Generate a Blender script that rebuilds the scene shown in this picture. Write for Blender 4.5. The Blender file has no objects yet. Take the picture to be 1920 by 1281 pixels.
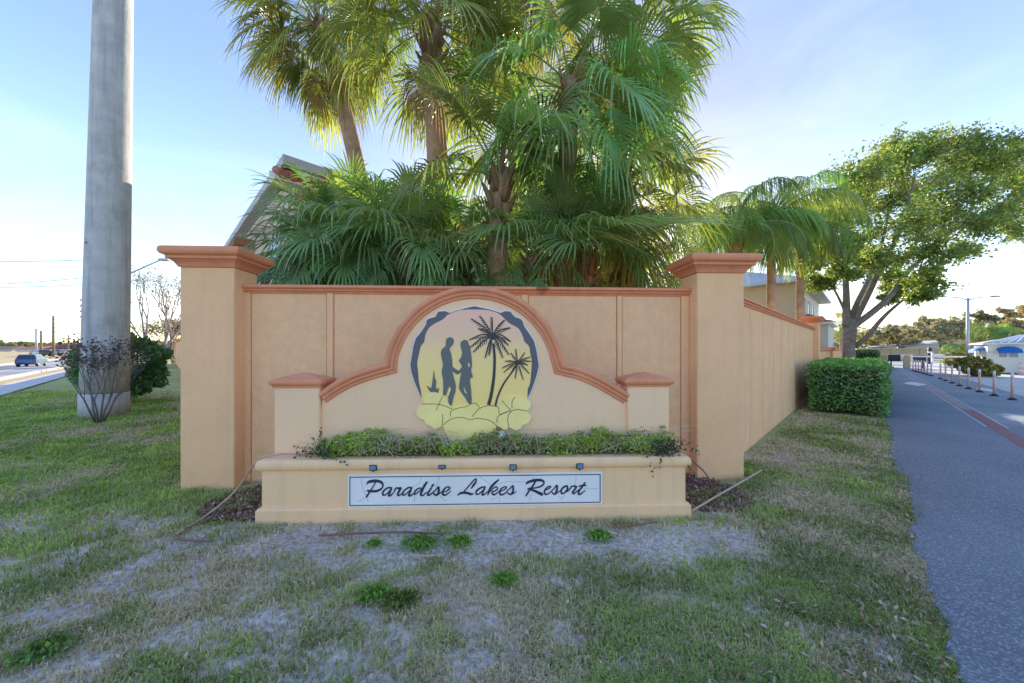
import bpy, bmesh, math, random
import numpy as np
from mathutils import Vector, Matrix

# ------------------------------------------------------------------ camera, sky, sun, exposure
SC = bpy.context.scene
COL = SC.collection
R = math.radians
F = 665.0; CX = 960.0; HY = 655.0; EYE = 1.6       # focal length in photo pixels, horizon row, eye height
cam_d = bpy.data.cameras.new('camera'); cam = bpy.data.objects.new('camera', cam_d); COL.objects.link(cam)
cam.location = (0, 0, EYE); cam.rotation_euler = (R(90), 0, 0)
cam_d.sensor_width = 36.0; cam_d.lens = 36.0*F/1920.0; cam_d.shift_y = (HY-640.5)/1920.0
cam_d.clip_start = 0.05; cam_d.clip_end = 4000
SC.camera = cam
SUN_EL, SUN_AZ = R(18.5), R(11)                       # azimuth clockwise from +Y (to the right of the view)
world = bpy.data.worlds.new('World'); SC.world = world; world.use_nodes = True
wn = world.node_tree.nodes; wl = world.node_tree.links; wn.clear()
w_out = wn.new('ShaderNodeOutputWorld'); w_bg = wn.new('ShaderNodeBackground')
w_sky = wn.new('ShaderNodeTexSky'); w_sky.sky_type = 'NISHITA'; w_sky.sun_disc = False
w_sky.sun_elevation = SUN_EL; w_sky.sun_rotation = SUN_AZ
w_sky.air_density = 1.0; w_sky.dust_density = 0.6; w_sky.ozone_density = 1.6
w_lum = wn.new('ShaderNodeRGBToBW'); w_pow = wn.new('ShaderNodeMath'); w_pow.operation = 'POWER'; w_pow.inputs[1].default_value = -0.90
w_gam = wn.new('ShaderNodeVectorMath'); w_gam.operation = 'SCALE'   # evens out the glow round the sun over the whole sky
w_hsv = wn.new('ShaderNodeHueSaturation'); w_hsv.inputs['Saturation'].default_value = 1.10; w_hsv.inputs['Hue'].default_value = 0.516; w_hsv.inputs['Value'].default_value = 3.55
# low fair-weather clouds near the horizon, all the way round
w_tc = wn.new('ShaderNodeTexCoord'); w_sep = wn.new('ShaderNodeSeparateXYZ')
w_map = wn.new('ShaderNodeMapping'); w_map.inputs['Scale'].default_value = (5.0, 5.0, 22.0)
w_noi = wn.new('ShaderNodeTexNoise'); w_noi.inputs['Scale'].default_value = 1.0; w_noi.inputs['Detail'].default_value = 7; w_noi.inputs['Roughness'].default_value = 0.55
w_thr = wn.new('ShaderNodeMapRange'); w_thr.inputs[1].default_value = 0.52; w_thr.inputs[2].default_value = 0.62
w_hi = wn.new('ShaderNodeMapRange'); w_hi.inputs[1].default_value = 0.135; w_hi.inputs[2].default_value = 0.09
w_lo = wn.new('ShaderNodeMapRange'); w_lo.inputs[1].default_value = 0.0; w_lo.inputs[2].default_value = 0.05
w_m1 = wn.new('ShaderNodeMath'); w_m1.operation = 'MULTIPLY'; w_m2 = wn.new('ShaderNodeMath'); w_m2.operation = 'MULTIPLY'
w_m3 = wn.new('ShaderNodeMath'); w_m3.operation = 'MULTIPLY'; w_m3.inputs[1].default_value = 0.75
w_mix = wn.new('ShaderNodeMix'); w_mix.data_type = 'RGBA'; w_mix.inputs[7].default_value = (5.6, 5.6, 5.5, 1)
wl.new(w_tc.outputs['Generated'], w_map.inputs[0]); wl.new(w_map.outputs[0], w_noi.inputs['Vector'])
wl.new(w_tc.outputs['Generated'], w_sep.inputs[0])
wl.new(w_noi.outputs[0], w_thr.inputs[0]); wl.new(w_sep.outputs[2], w_hi.inputs[0]); wl.new(w_sep.outputs[2], w_lo.inputs[0])
wl.new(w_thr.outputs[0], w_m1.inputs[0]); wl.new(w_hi.outputs[0], w_m1.inputs[1])
wl.new(w_m1.outputs[0], w_m2.inputs[0]); wl.new(w_lo.outputs[0], w_m2.inputs[1]); wl.new(w_m2.outputs[0], w_m3.inputs[0])
wl.new(w_sky.outputs[0], w_lum.inputs[0]); wl.new(w_lum.outputs[0], w_pow.inputs[0]); wl.new(w_pow.outputs[0], w_gam.inputs['Scale']); wl.new(w_sky.outputs[0], w_gam.inputs[0]); 
w_el = wn.new('ShaderNodeMapRange'); w_el.interpolation_type = 'SMOOTHSTEP'; w_el.inputs[1].default_value = -0.05; w_el.inputs[2].default_value = 0.62; w_el.inputs[3].default_value = 1.0; w_el.inputs[4].default_value = 0.42
w_ve = wn.new('ShaderNodeVectorMath'); w_ve.operation = 'SCALE'; wl.new(w_sep.outputs[2], w_el.inputs[0]); wl.new(w_gam.outputs[0], w_ve.inputs[0]); wl.new(w_el.outputs[0], w_ve.inputs['Scale']); 
w_n2 = wn.new('ShaderNodeTexNoise'); w_n2.inputs['Scale'].default_value = 2.2; w_n2.inputs['Detail'].default_value = 8; w_n2.inputs['Roughness'].default_value = 0.6; w_n2.inputs['Distortion'].default_value = 0.8
w_mp2 = wn.new('ShaderNodeMapping'); w_mp2.inputs['Scale'].default_value = (1.0, 1.6, 3.2); wl.new(w_tc.outputs['Generated'], w_mp2.inputs[0]); wl.new(w_mp2.outputs[0], w_n2.inputs['Vector'])
w_r2 = wn.new('ShaderNodeMapRange'); w_r2.inputs[1].default_value = 0.45; w_r2.inputs[2].default_value = 0.8; w_r2.inputs[4].default_value = 0.16; wl.new(w_n2.outputs[0], w_r2.inputs[0])
w_x2 = wn.new('ShaderNodeMix'); w_x2.data_type = 'RGBA'; w_x2.inputs[7].default_value = (1.05, 1.08, 1.15, 1); wl.new(w_r2.outputs[0], w_x2.inputs[0]); wl.new(w_ve.outputs[0], w_x2.inputs[6]); wl.new(w_x2.outputs[2], w_hsv.inputs['Color'])   # thin high veil
wl.new(w_hsv.outputs[0], w_mix.inputs[6]); wl.new(w_m3.outputs[0], w_mix.inputs[0])
wl.new(w_mix.outputs[2], w_bg.inputs[0]); wl.new(w_bg.outputs[0], w_out.inputs[0])
w_bg.inputs[1].default_value = 0.12
sun_d = bpy.data.lights.new('sun', 'SUN'); sun = bpy.data.objects.new('sun', sun_d); COL.objects.link(sun)
sun_d.energy = 3.0; sun_d.angle = R(0.6); sun_d.color = (1.0, 0.90, 0.74)
sd = Vector((math.sin(SUN_AZ)*math.cos(SUN_EL), math.cos(SUN_AZ)*math.cos(SUN_EL), math.sin(SUN_EL)))
sun.rotation_euler = sd.to_track_quat('Z', 'Y').to_euler(); sun.location = (20, 40, 30)
vs = SC.view_settings; vs.view_transform = 'Standard'; vs.look = 'None'; vs.exposure = 1.92; vs.gamma = 1.0
SC.cycles.max_bounces = 6; SC.cycles.diffuse_bounces = 4; SC.cycles.transparent_max_bounces = 6
SC.cycles.use_adaptive_sampling = True
try:
    SC.cycles.use_denoising = True; SC.cycles.denoiser = 'OPENIMAGEDENOISE'
except Exception: pass

rng = np.random.default_rng(7); random.seed(7)

# ------------------------------------------------------------------ helpers
def P(px, py, Y):                                   # point at depth Y
    return Vector(((px-CX)/F*Y, Y, EYE+(HY-py)/F*Y))
def G(px, py, z=0.0):                               # point on the ground
    Y = (EYE-z)*F/(py-HY); return Vector(((px-CX)/F*Y, Y, z))

class Frame:                                        # a level frame: u along a face, v away into it
    def __init__(s, x, y, deg):
        s.o = Vector((x, y, 0)); s.a = R(deg)
        s.u = Vector((math.cos(s.a), math.sin(s.a), 0)); s.v = Vector((-math.sin(s.a), math.cos(s.a), 0))
    def on(s, v, px, py):                           # where the sight line meets the plane at depth v -> (u, z)
        d = Vector(((px-CX)/F, 1, (HY-py)/F)); c = Vector((0, 0, EYE))
        t = (s.o+s.v*v-c).dot(s.v)/d.dot(s.v); q = c+d*t
        return ((q-s.o).dot(s.u), q.z)
    def w(s, u, v, z=0): return s.o+s.u*u+s.v*v+Vector((0, 0, z))

def tag(o, label=None, cat=None, group=None, kind=None):
    if label: o['label'] = label
    if cat: o['category'] = cat
    if group: o['group'] = group
    if kind: o['kind'] = kind
    return o
def empty(name, loc=(0, 0, 0), rz=0.0, label=None, cat=None, group=None):
    o = bpy.data.objects.new(name, None); COL.objects.link(o); o.location = loc; o.rotation_euler = (0, 0, rz)
    o.empty_display_size = 0.2
    if label: o['kind'] = 'thing'
    return tag(o, label, cat, group)
def link(name, me, parent=None, loc=None, rz=None):
    o = bpy.data.objects.new(name, me); COL.objects.link(o)
    if parent is not None: o.parent = parent
    if loc is not None: o.location = loc
    if rz is not None: o.rotation_euler = (0, 0, rz)
    return o
def copy_tree(o, parent=None):
    c = o.copy(); COL.objects.link(c); c.parent = parent
    for ch in o.children: copy_tree(ch, c)
    return c

def np_mesh(name, V, faces, mat=None, smooth=False, col=None, mats=None, midx=None):
    V = np.asarray(V, dtype=np.float32).reshape(-1, 3)
    faces = np.asarray(faces, dtype=np.int32); n, k = faces.shape
    me = bpy.data.meshes.new(name)
    me.vertices.add(len(V)); me.vertices.foreach_set('co', V.ravel())
    me.loops.add(n*k); me.loops.foreach_set('vertex_index', faces.ravel())
    me.polygons.add(n); me.polygons.foreach_set('loop_start', np.arange(0, n*k, k, dtype=np.int32))
    if smooth: me.polygons.foreach_set('use_smooth', np.ones(n, dtype=bool))
    if mat: me.materials.append(mat)
    if mats:
        for m in mats: me.materials.append(m)
        me.polygons.foreach_set('material_index', np.asarray(midx, dtype=np.int32))
    if col is not None:
        a = me.attributes.new('Col', 'FLOAT_COLOR', 'POINT')
        c = np.ones((len(V), 4), dtype=np.float32); c[:, :3] = col; a.data.foreach_set('color', c.ravel())
    me.update(calc_edges=True); me.validate()
    return me

class MB:                                           # small mesh collector
    def __init__(s): s.v = []; s.f = []; s.sm = []
    def add(s, vs_, fs_, smooth=False):
        b = len(s.v); s.v += [tuple(p) for p in vs_]
        for f in fs_: s.f.append([i+b for i in f]); s.sm.append(smooth)
        return s
    def box(s, x0, x1, y0, y1, z0, z1):
        v = [(x0,y0,z0),(x1,y0,z0),(x1,y1,z0),(x0,y1,z0),(x0,y0,z1),(x1,y0,z1),(x1,y1,z1),(x0,y1,z1)]
        return s.add(v, [(0,3,2,1),(4,5,6,7),(0,1,5,4),(1,2,6,5),(2,3,7,6),(3,0,4,7)])
    def ring(s, x0, x1, y0, y1, prof, cap_top=True, cap_bot=True):   # rectangle loops (offset, z), stacked
        v = []; f = []
        for o, z in prof: v += [(x0-o,y0-o,z),(x1+o,y0-o,z),(x1+o,y1+o,z),(x0-o,y1+o,z)]
        n = len(prof)
        for i in range(n-1):
            for k in range(4):
                a = i*4+k; b = i*4+(k+1) % 4; f.append((a, b, b+4, a+4))
        if cap_bot: f.append((3, 2, 1, 0))
        if cap_top: f.append(((n-1)*4, (n-1)*4+1, (n-1)*4+2, (n-1)*4+3))
        return s.add(v, f)
    def tube(s, pts, rad, n=8, caps=True, smooth=True):
        pts = [Vector(p) for p in pts]
        if not hasattr(rad, '__len__'): rad = [rad]*len(pts)
        v = []; f = []; ref = None
        for i, p in enumerate(pts):
            d = (pts[min(i+1, len(pts)-1)]-pts[max(i-1, 0)])
            if d.length < 1e-9: d = Vector((0, 0, 1))
            d.normalize()
            if ref is None:
                ref = Vector((1, 0, 0)) if abs(d.x) < 0.8 else Vector((0, 1, 0))
            a = (ref-d*ref.dot(d))
            if a.length < 1e-6: a = d.orthogonal()
            a.normalize(); b = d.cross(a); ref = a
            for k in range(n):
                t = 2*math.pi*k/n; v.append(p+(a*math.cos(t)+b*math.sin(t))*rad[i])
        for i in range(len(pts)-1):
            for k in range(n): f.append((i*n+k, i*n+(k+1) % n, (i+1)*n+(k+1) % n, (i+1)*n+k))
        s.add(v, f, smooth)
        if caps:
            s.f.append([len(s.v)-len(v)+k for k in range(n)][::-1]); s.sm.append(False)
            s.f.append([len(s.v)-n+k for k in range(n)]); s.sm.append(False)
        return s
    def prism(s, poly, y0, y1, flip=False):         # polygon in (x, z), from depth y0 (front) to y1
        n = len(poly)
        ar = sum(poly[i][0]*poly[(i+1) % n][1]-poly[(i+1) % n][0]*poly[i][1] for i in range(n))
        if ar < 0: poly = poly[::-1]
        v = [(p[0], y0, p[1]) for p in poly]+[(p[0], y1, p[1]) for p in poly]
        f = [tuple(range(n)), tuple(range(2*n-1, n-1, -1))]
        f += [(i, i+n, (i+1) % n+n, (i+1) % n) for i in range(n)]
        return s.add(v, f)
    def lathe(s, prof, n=16, c=(0, 0)):             # (radius, z)
        v = []; f = []
        for r, z in prof:
            for k in range(n):
                t = 2*math.pi*k/n; v.append((c[0]+r*math.cos(t), c[1]+r*math.sin(t), z))
        for i in range(len(prof)-1):
            for k in range(n): f.append((i*n+k, i*n+(k+1) % n, (i+1)*n+(k+1) % n, (i+1)*n+k))
        s.add(v, f, True)
        b = len(s.v)-len(v)
        s.f.append([b+k for k in range(n)][::-1]); s.sm.append(False)
        s.f.append([len(s.v)-n+k for k in range(n)]); s.sm.append(False)
        return s
    def mesh(s, name, mat=None, bevel=0):
        me = bpy.data.meshes.new(name); me.from_pydata(s.v, [], s.f); me.polygons.foreach_set('use_smooth', s.sm)
        if bevel:
            bm = bmesh.new(); bm.from_mesh(me)
            es = [e for e in bm.edges if len(e.link_faces) == 2 and e.calc_face_angle(0) > 0.6]
            bmesh.ops.bevel(bm, geom=es, offset=bevel, segments=2, affect='EDGES', clamp_overlap=True)
            bm.to_mesh(me); bm.free()
        if mat: me.materials.append(mat)
        me.update(); return me
    def build(s, name, mat=None, parent=None, loc=None, rz=None, bevel=0):
        return link(name, s.mesh(name, mat, bevel), parent, loc, rz)

def smooth_path(pts, n=5):                          # Catmull-Rom through tuples of any length
    P_ = [np.array(p, float) for p in pts]; P_ = [2*P_[0]-P_[1]]+P_+[2*P_[-1]-P_[-2]]
    out = []
    for i in range(1, len(P_)-2):
        a, b, c, d = P_[i-1:i+3]
        for k in range(n):
            t = k/n
            out.append(0.5*((2*b)+(-a+c)*t+(2*a-5*b+4*c-d)*t*t+(-a+3*b-3*c+d)*t**3))
    out.append(P_[-2]); return out

# value noise for scattering
_lat = np.random.default_rng(3).random((256, 256))
def vnoise(x, y):
    xi = np.floor(x).astype(int); yi = np.floor(y).astype(int); fx = x-xi; fy = y-yi
    fx = fx*fx*(3-2*fx); fy = fy*fy*(3-2*fy)
    g = lambda a, b: _lat[a & 255, b & 255]
    return (g(xi, yi)*(1-fx)+g(xi+1, yi)*fx)*(1-fy)+(g(xi, yi+1)*(1-fx)+g(xi+1, yi+1)*fx)*fy
def fbm(x, y, o=4):
    s = 0; a = 0.5
    for i in range(o): s = s+a*vnoise(x*2**i+17.3*i, y*2**i+9.1*i); a *= 0.5
    return s/(1-0.5**o)

# ------------------------------------------------------------------ materials
def srgb(r, g, b):
    f = lambda c: (c/255/12.92) if c/255 <= 0.04045 else ((c/255+0.055)/1.055)**2.4
    return (f(r), f(g), f(b))
def mat(name, col, rough=0.8, var=0.12, vscale=3.0, bump=0.0, bscale=60.0, spec=0.3, metal=0.0, dirt=None, dscale=1.5, damt=0.3, objvar=0.0, transl=0.0, tcol=None, attr=False, coat=0.0, streak=None, samt=0.3):
    m = bpy.data.materials.new(name); m.use_nodes = True; nt = m.node_tree; N = nt.nodes; L = nt.links
    b = N['Principled BSDF']; b.inputs['Roughness'].default_value = rough; b.inputs['Metallic'].default_value = metal
    b.inputs['Specular IOR Level'].default_value = spec; b.inputs['Coat Weight'].default_value = coat
    tc = N.new('ShaderNodeTexCoord')
    n1 = N.new('ShaderNodeTexNoise'); n1.inputs['Scale'].default_value = vscale; n1.inputs['Detail'].default_value = 5
    L.new(tc.outputs['Object'], n1.inputs['Vector'])
    mr = N.new('ShaderNodeMapRange'); mr.inputs[1].default_value = 0.3; mr.inputs[2].default_value = 0.7
    mr.inputs[3].default_value = 1-var; mr.inputs[4].default_value = 1+var; L.new(n1.outputs[0], mr.inputs[0])
    mul = N.new('ShaderNodeVectorMath'); mul.operation = 'SCALE'
    if attr:
        at = N.new('ShaderNodeAttribute'); at.attribute_name = 'Col'; L.new(at.outputs['Color'], mul.inputs[0])
    else:
        mul.inputs[0].default_value = col
    L.new(mr.outputs[0], mul.inputs['Scale']); cur = mul.outputs[0]
    if dirt:
        n2 = N.new('ShaderNodeTexNoise'); n2.inputs['Scale'].default_value = dscale; n2.inputs['Detail'].default_value = 8; n2.inputs['Roughness'].default_value = 0.65
        L.new(tc.outputs['Object'], n2.inputs['Vector'])
        r2 = N.new('ShaderNodeMapRange'); r2.inputs[1].default_value = 0.5; r2.inputs[2].default_value = 0.75; r2.inputs[4].default_value = damt
        L.new(n2.outputs[0], r2.inputs[0])
        mx = N.new('ShaderNodeMix'); mx.data_type = 'RGBA'; mx.inputs[7].default_value = (*dirt, 1)
        L.new(r2.outputs[0], mx.inputs[0]); L.new(cur, mx.inputs[6]); cur = mx.outputs[2]
    if streak:
        mp = N.new('ShaderNodeMapping'); mp.inputs['Scale'].default_value = (7.0, 7.0, 0.35); L.new(tc.outputs['Object'], mp.inputs[0])
        n4 = N.new('ShaderNodeTexNoise'); n4.inputs['Scale'].default_value = 1.0; n4.inputs['Detail'].default_value = 6; n4.inputs['Roughness'].default_value = 0.6; L.new(mp.outputs[0], n4.inputs['Vector'])
        r4 = N.new('ShaderNodeMapRange'); r4.inputs[1].default_value = 0.48; r4.inputs[2].default_value = 0.72; r4.inputs[4].default_value = samt; L.new(n4.outputs[0], r4.inputs[0])
        m4 = N.new('ShaderNodeMix'); m4.data_type = 'RGBA'; m4.inputs[7].default_value = (*streak, 1); L.new(r4.outputs[0], m4.inputs[0]); L.new(cur, m4.inputs[6]); cur = m4.outputs[2]
    if objvar:
        oi = N.new('ShaderNodeObjectInfo'); hs = N.new('ShaderNodeHueSaturation')
        a = N.new('ShaderNodeMapRange'); a.inputs[3].default_value = 0.5-objvar*0.12; a.inputs[4].default_value = 0.5+objvar*0.10
        v = N.new('ShaderNodeMapRange'); v.inputs[3].default_value = 1-objvar; v.inputs[4].default_value = 1+objvar
        fr = N.new('ShaderNodeMath'); fr.operation = 'FRACT'; fm = N.new('ShaderNodeMath'); fm.operation = 'MULTIPLY'; fm.inputs[1].default_value = 7.31
        L.new(oi.outputs['Random'], a.inputs[0]); L.new(oi.outputs['Random'], fm.inputs[0]); L.new(fm.outputs[0], fr.inputs[0]); L.new(fr.outputs[0], v.inputs[0])
        L.new(a.outputs[0], hs.inputs['Hue']); L.new(v.outputs[0], hs.inputs['Value']); L.new(cur, hs.inputs['Color']); cur = hs.outputs[0]
    L.new(cur, b.inputs['Base Color'])
    if bump:
        n3 = N.new('ShaderNodeTexNoise'); n3.inputs['Scale'].default_value = bscale; n3.inputs['Detail'].default_value = 4
        L.new(tc.outputs['Object'], n3.inputs['Vector'])
        bp = N.new('ShaderNodeBump'); bp.inputs['Strength'].default_value = bump; bp.inputs['Distance'].default_value = 0.02
        L.new(n3.outputs[0], bp.inputs['Height']); L.new(bp.outputs[0], b.inputs['Normal'])
    if transl:
        tr = N.new('ShaderNodeBsdfTranslucent'); ms = N.new('ShaderNodeMixShader'); ms.inputs[0].default_value = transl
        if tcol:
            t2 = N.new('ShaderNodeVectorMath'); t2.operation = 'MULTIPLY'; t2.inputs[1].default_value = tcol; L.new(cur, t2.inputs[0]); L.new(t2.outputs[0], tr.inputs[0])
        else: L.new(cur, tr.inputs[0])
        L.new(b.outputs[0], ms.inputs[1]); L.new(tr.outputs[0], ms.inputs[2]); L.new(ms.outputs[0], N['Material Output'].inputs[0])
    return m

M = {}
M['wall'] = mat('peach_stucco', (0.93, 0.55, 0.28), 0.92, 0.05, 2.2, 0.6, 60, 0.15, dirt=(0.74, 0.46, 0.27), dscale=16, damt=0.35, streak=(0.62, 0.42, 0.27), samt=0.22)
M['wall_rough'] = mat('coarse_stucco', (0.93, 0.55, 0.285), 0.95, 0.05, 9, 0.7, 60, 0.15, dirt=(0.80, 0.49, 0.28), dscale=30, damt=0.5, streak=(0.60, 0.41, 0.26), samt=0.2)
M['sign_wall'] = mat('smooth_peach_paint', (0.94, 0.61, 0.35), 0.75, 0.03, 1.3, 0.25, 60, 0.25, dirt=(0.80, 0.55, 0.36), dscale=5, damt=0.2, streak=(0.62, 0.45, 0.32), samt=0.12)
M['planter'] = mat('planter_paint', (0.93, 0.59, 0.31), 0.72, 0.03, 1.5, 0.2, 60, 0.25, dirt=(0.70, 0.45, 0.27), dscale=3.4, damt=0.22, streak=(0.46, 0.32, 0.22), samt=0.22)
M['trim'] = mat('terracotta_trim', (0.76, 0.285, 0.135), 0.6, 0.07, 2.5, 0.12, 80, 0.3, dirt=(0.78, 0.38, 0.25), dscale=5, damt=0.35, streak=(0.42, 0.17, 0.10), samt=0.3)
M['groove'] = mat('groove_shadow_paint', (0.30, 0.19, 0.11), 0.95, 0.1)
M['concrete'] = mat('grey_concrete', (0.52, 0.51, 0.48), 0.9, 0.12, 3.0, 0.5, 30, 0.2, dirt=(0.30, 0.30, 0.29), dscale=2.6, damt=0.7, streak=(0.24, 0.25, 0.25), samt=0.6)
M['asphalt'] = mat('asphalt', (0.115, 0.125, 0.145), 0.88, 0.10, 0.7, 0.0, 150, 0.3)
M['road'] = mat('pale_asphalt', (0.30, 0.29, 0.28), 0.9, 0.1, 0.4, 0.2, 90, 0.2)
M['walk'] = mat('sidewalk_concrete', (0.52, 0.50, 0.46), 0.9, 0.06, 0.8, 0.2, 60, 0.2)
M['dry'] = mat('dry_verge', (0.46, 0.36, 0.20), 0.95, 0.15, 0.8, 0.4, 30, 0.1, dirt=(0.30, 0.27, 0.12), dscale=0.5, damt=0.6)
M['white'] = mat('white_paint', (0.78, 0.78, 0.76), 0.5, 0.04, 2)
M['road_white'] = mat('worn_white_marking', (0.62, 0.61, 0.58), 0.8, 0.15, 6)
M['road_red'] = mat('faded_red_marking', (0.27, 0.12, 0.115), 0.85, 0.2, 5, dirt=(0.20, 0.14, 0.14), dscale=4, damt=0.7)
M['dark'] = mat('black_plastic', (0.03, 0.035, 0.045), 0.4, 0.1)
M['metal'] = mat('galvanised_steel', (0.42, 0.43, 0.45), 0.5, 0.08, 4, metal=0.4)
M['bark'] = mat('grey_bark', (0.24, 0.20, 0.165), 0.95, 0.25, 6, 0.8, 30, 0.1)
M['twig'] = mat('bare_twig', (0.30, 0.235, 0.19), 0.95, 0.2, 5)
M['darktwig'] = mat('dark_twig', (0.17, 0.145, 0.14), 0.95, 0.2, 5)
M['navy'] = mat('navy_print', (0.03, 0.035, 0.075), 0.5, 0.35, 14)

# ------------------------------------------------------------------ ground
def sstep(a, b, x):
    t = np.clip((x-a)/(b-a), 0, 1); return t*t*(3-2*t)
def grass_density(x, y):
    g = 0.50+0*x
    g = g+0.50*sstep(-2.0, -3.8, x)*sstep(2.9, 4.2, y)                      # lush lawn on the left
    g = g+0.28*sstep(1.3, 2.3, x-0.35*(y-2.5))*sstep(1.9, 2.6, y)            # olive strip beside the drive
    g = g-0.48*np.exp(-((y-3.02-0.03*x)/0.30)**2)*sstep(-3.3, -2.4, x)*sstep(2.9, 1.8, x)   # trodden sand along the planter
    g = g-0.10*sstep(-0.2, -1.8, x)*sstep(3.0, 2.2, y)                      # bare lower left
    g = g+0.10*sstep(-0.4, 0.8, x)*sstep(2.9, 2.3, y)
    g = g-0.45*np.exp(-(((x+3.75)/0.55)**2+((y-4.35)/0.14)**2))
    n = fbm(x*1.1+3, y*1.5+8, 4)-0.5; n2 = fbm(x*4.6+40, y*6.0+21, 4)-0.5; n3 = fbm(x*14+4, y*18+2, 2)-0.5
    return np.clip(g+0.95*n+1.35*n2+0.5*n3, 0, 1)
def grow_axis(lo, hi, step, far, g=1.16):
    mid = list(np.arange(lo, hi, step)); a = []; s = step; x = hi
    while x < far: a.append(x); s *= g; x += s
    b = []; s = step; x = lo-step
    while x > -far: b.append(x); s *= g; x -= s
    return np.array(b[::-1]+mid+a)
gx = grow_axis(-5.5, 4.2, 0.07, 2600); gy = grow_axis(1.3, 6.2, 0.06, 2600)
XX, YY = np.meshgrid(gx, gy); gd = grass_density(XX, YY)
near = sstep(40, 12, np.hypot(XX, YY))
ZZ = -0.012-0.022*fbm(XX*2.2, YY*2.2, 4)*near-0.012*fbm(XX*9, YY*9, 2)*near
tone = fbm(XX*1.7+70, YY*1.7+5, 4)[..., None]
sand = np.array((0.55, 0.475, 0.395))*(0.70+0.6*tone)
thatch = np.array((0.48, 0.40, 0.26))*(0.75+0.5*tone)
turf = np.array((0.33, 0.37, 0.14))*(0.75+0.6*tone)
m1 = sstep(0.15, 0.55, gd)[..., None]; m2 = sstep(0.45, 0.9, gd)[..., None]
gcol = sand*(1-m1)+thatch*m1; gcol = gcol*(1-m2)+turf*m2
nx_, ny_ = len(gx), len(gy); idx = np.arange(nx_*ny_).reshape(ny_, nx_)
gf = np.stack([idx[:-1, :-1], idx[:-1, 1:], idx[1:, 1:], idx[1:, :-1]], -1).reshape(-1, 4)
M['ground'] = mat('sandy_soil', (1, 1, 1), 0.97, 0.40, 28, 1.0, 55, 0.08, attr=True)
ground = link('ground', np_mesh('ground', np.stack([XX, YY, ZZ], -1), gf, M['ground'], True, gcol.reshape(-1, 3)))
tag(ground, kind='structure')

def strip(name, pts, m, z, parent=None):
    b = MB(); b.add([(p[0], p[1], z) for p in pts], [tuple(range(len(pts)))])
    o = b.build(name, m, parent)
    if parent is None: tag(o, kind='structure')
    return o
S2 = math.sqrt(0.5)
def st(s, t): return (S2*t+s*0.5, S2*t-s*0.5)       # drive coordinates: s = X-Y, t along the 45 degree drive
def ct(c, t): return (c*0.5-S2*t, c*0.5+S2*t)       # left road coordinates: c = X+Y, t along
# asphalt drive with a ragged edge against the turf
tt = np.concatenate([np.arange(-6, 16, 0.05), np.arange(16, 62, 1.0)])
edge = 0.45+0.20*(fbm(tt*1.1, tt*0+4, 3)-0.5)+0.16*(fbm(tt*7, tt*0+9, 3)-0.5)
V = []
for t, e in zip(tt, edge): V += [(*st(e-0.05, t), -0.03), (*st(e, t), 0.012), (*st(5.3, t), 0.012)]
Fq = []
for i in range(len(tt)-1):
    a = i*3; Fq += [(a, a+1, a+4, a+3), (a+1, a+2, a+5, a+4)]
def asphalt_mat(name, lo, hi):
    m = mat(name, lo, 0.9, 0.16, 0.55, 0.9, 80, 0.25, dirt=hi, dscale=62, damt=0.95, streak=None)
    return m
M['asphalt'] = asphalt_mat('asphalt', (0.22, 0.255, 0.285), (0.70, 0.75, 0.77))
drive = link('driveway', np_mesh('driveway', V, Fq, M['asphalt'], False)); tag(drive, kind='structure')
apron = strip('gatehouse_apron', [st(5.3, 6), st(16, 6), st(16, 62), st(5.3, 62)], M['walk'], 0.010)
strip('crossroad', [(34, 42.0), (130, 47.0), (130, 56), (34, 50)], M['road'], 0.006)
def marks(name, s0, s1, t0, t1, m, z=0.017): return strip(name, [st(s0, t0), st(s1, t0), st(s1, t1), st(s0, t1)], m, z, drive)
marks('red_centre_band', 2.50, 2.78, 5, 15, M['road_red'])
marks('faded_centre_band', 2.52, 2.76, 15, 45, mat('faded_pink_marking', (0.34, 0.25, 0.25), 0.9, 0.2, 4))
marks('white_edge_line', 2.43, 2.46, 12, 45, M['road_white']); marks('white_edge_line', 2.82, 2.85, 12, 45, M['road_white'])
def diamond(s, t, a=0.33, b=1.1):
    strip('white_lane_diamond', [st(s-a, t), st(s, t-b), st(s+a, t), st(s, t+b)], M['road_white'], 0.021, drive)
diamond(2.2, 24.5, 0.55, 1.5); diamond(5.0-0.35, 23.0, 0.3, 1.2)
# left street, pavement and verges
strip('dry_verge', [ct(-6.9, -30), ct(-6.9, 300), ct(-8.2, 300), ct(-8.2, -30)], M['dry'], 0.004)
strip('sidewalk', [ct(-5.35, -30), ct(-5.35, 300), ct(-6.9, 300), ct(-6.9, -30)], M['walk'], 0.030)
strip('street', [ct(-8.2, -40), ct(-8.2, 500), ct(-15.4, 500), ct(-15.4, -40)], M['road'], 0.008)
strip('street_line', [ct(-11.4, -40), ct(-11.4, 300), ct(-11.62, 300), ct(-11.62, -40)], M['road_white'], 0.014)
strip('street_line', [ct(-8.8, -40), ct(-8.8, 300), ct(-8.95, 300), ct(-8.95, -40)], M['road_white'], 0.014)
kb = MB()
for a, b_ in ((-8.0, -8.2), (-15.4, -15.75)):
    p = [ct(a, -40), ct(a, 300), ct(b_, 300), ct(b_, -40)]
    kb.add([(q[0], q[1], 0.0) for q in p]+[(q[0], q[1], 0.13) for q in p], [(4,5,6,7),(0,1,5,4),(1,2,6,5),(2,3,7,6),(3,0,4,7)])
tag(kb.build('kerb', M['walk']), kind='structure')
fld = MB(); a, b_, c_, d_ = ct(-15.75, -40), ct(-15.75, 500), ct(-330, 500), ct(-330, -40); e_, f_ = ct(-26, 500), ct(-26, -40)
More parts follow.
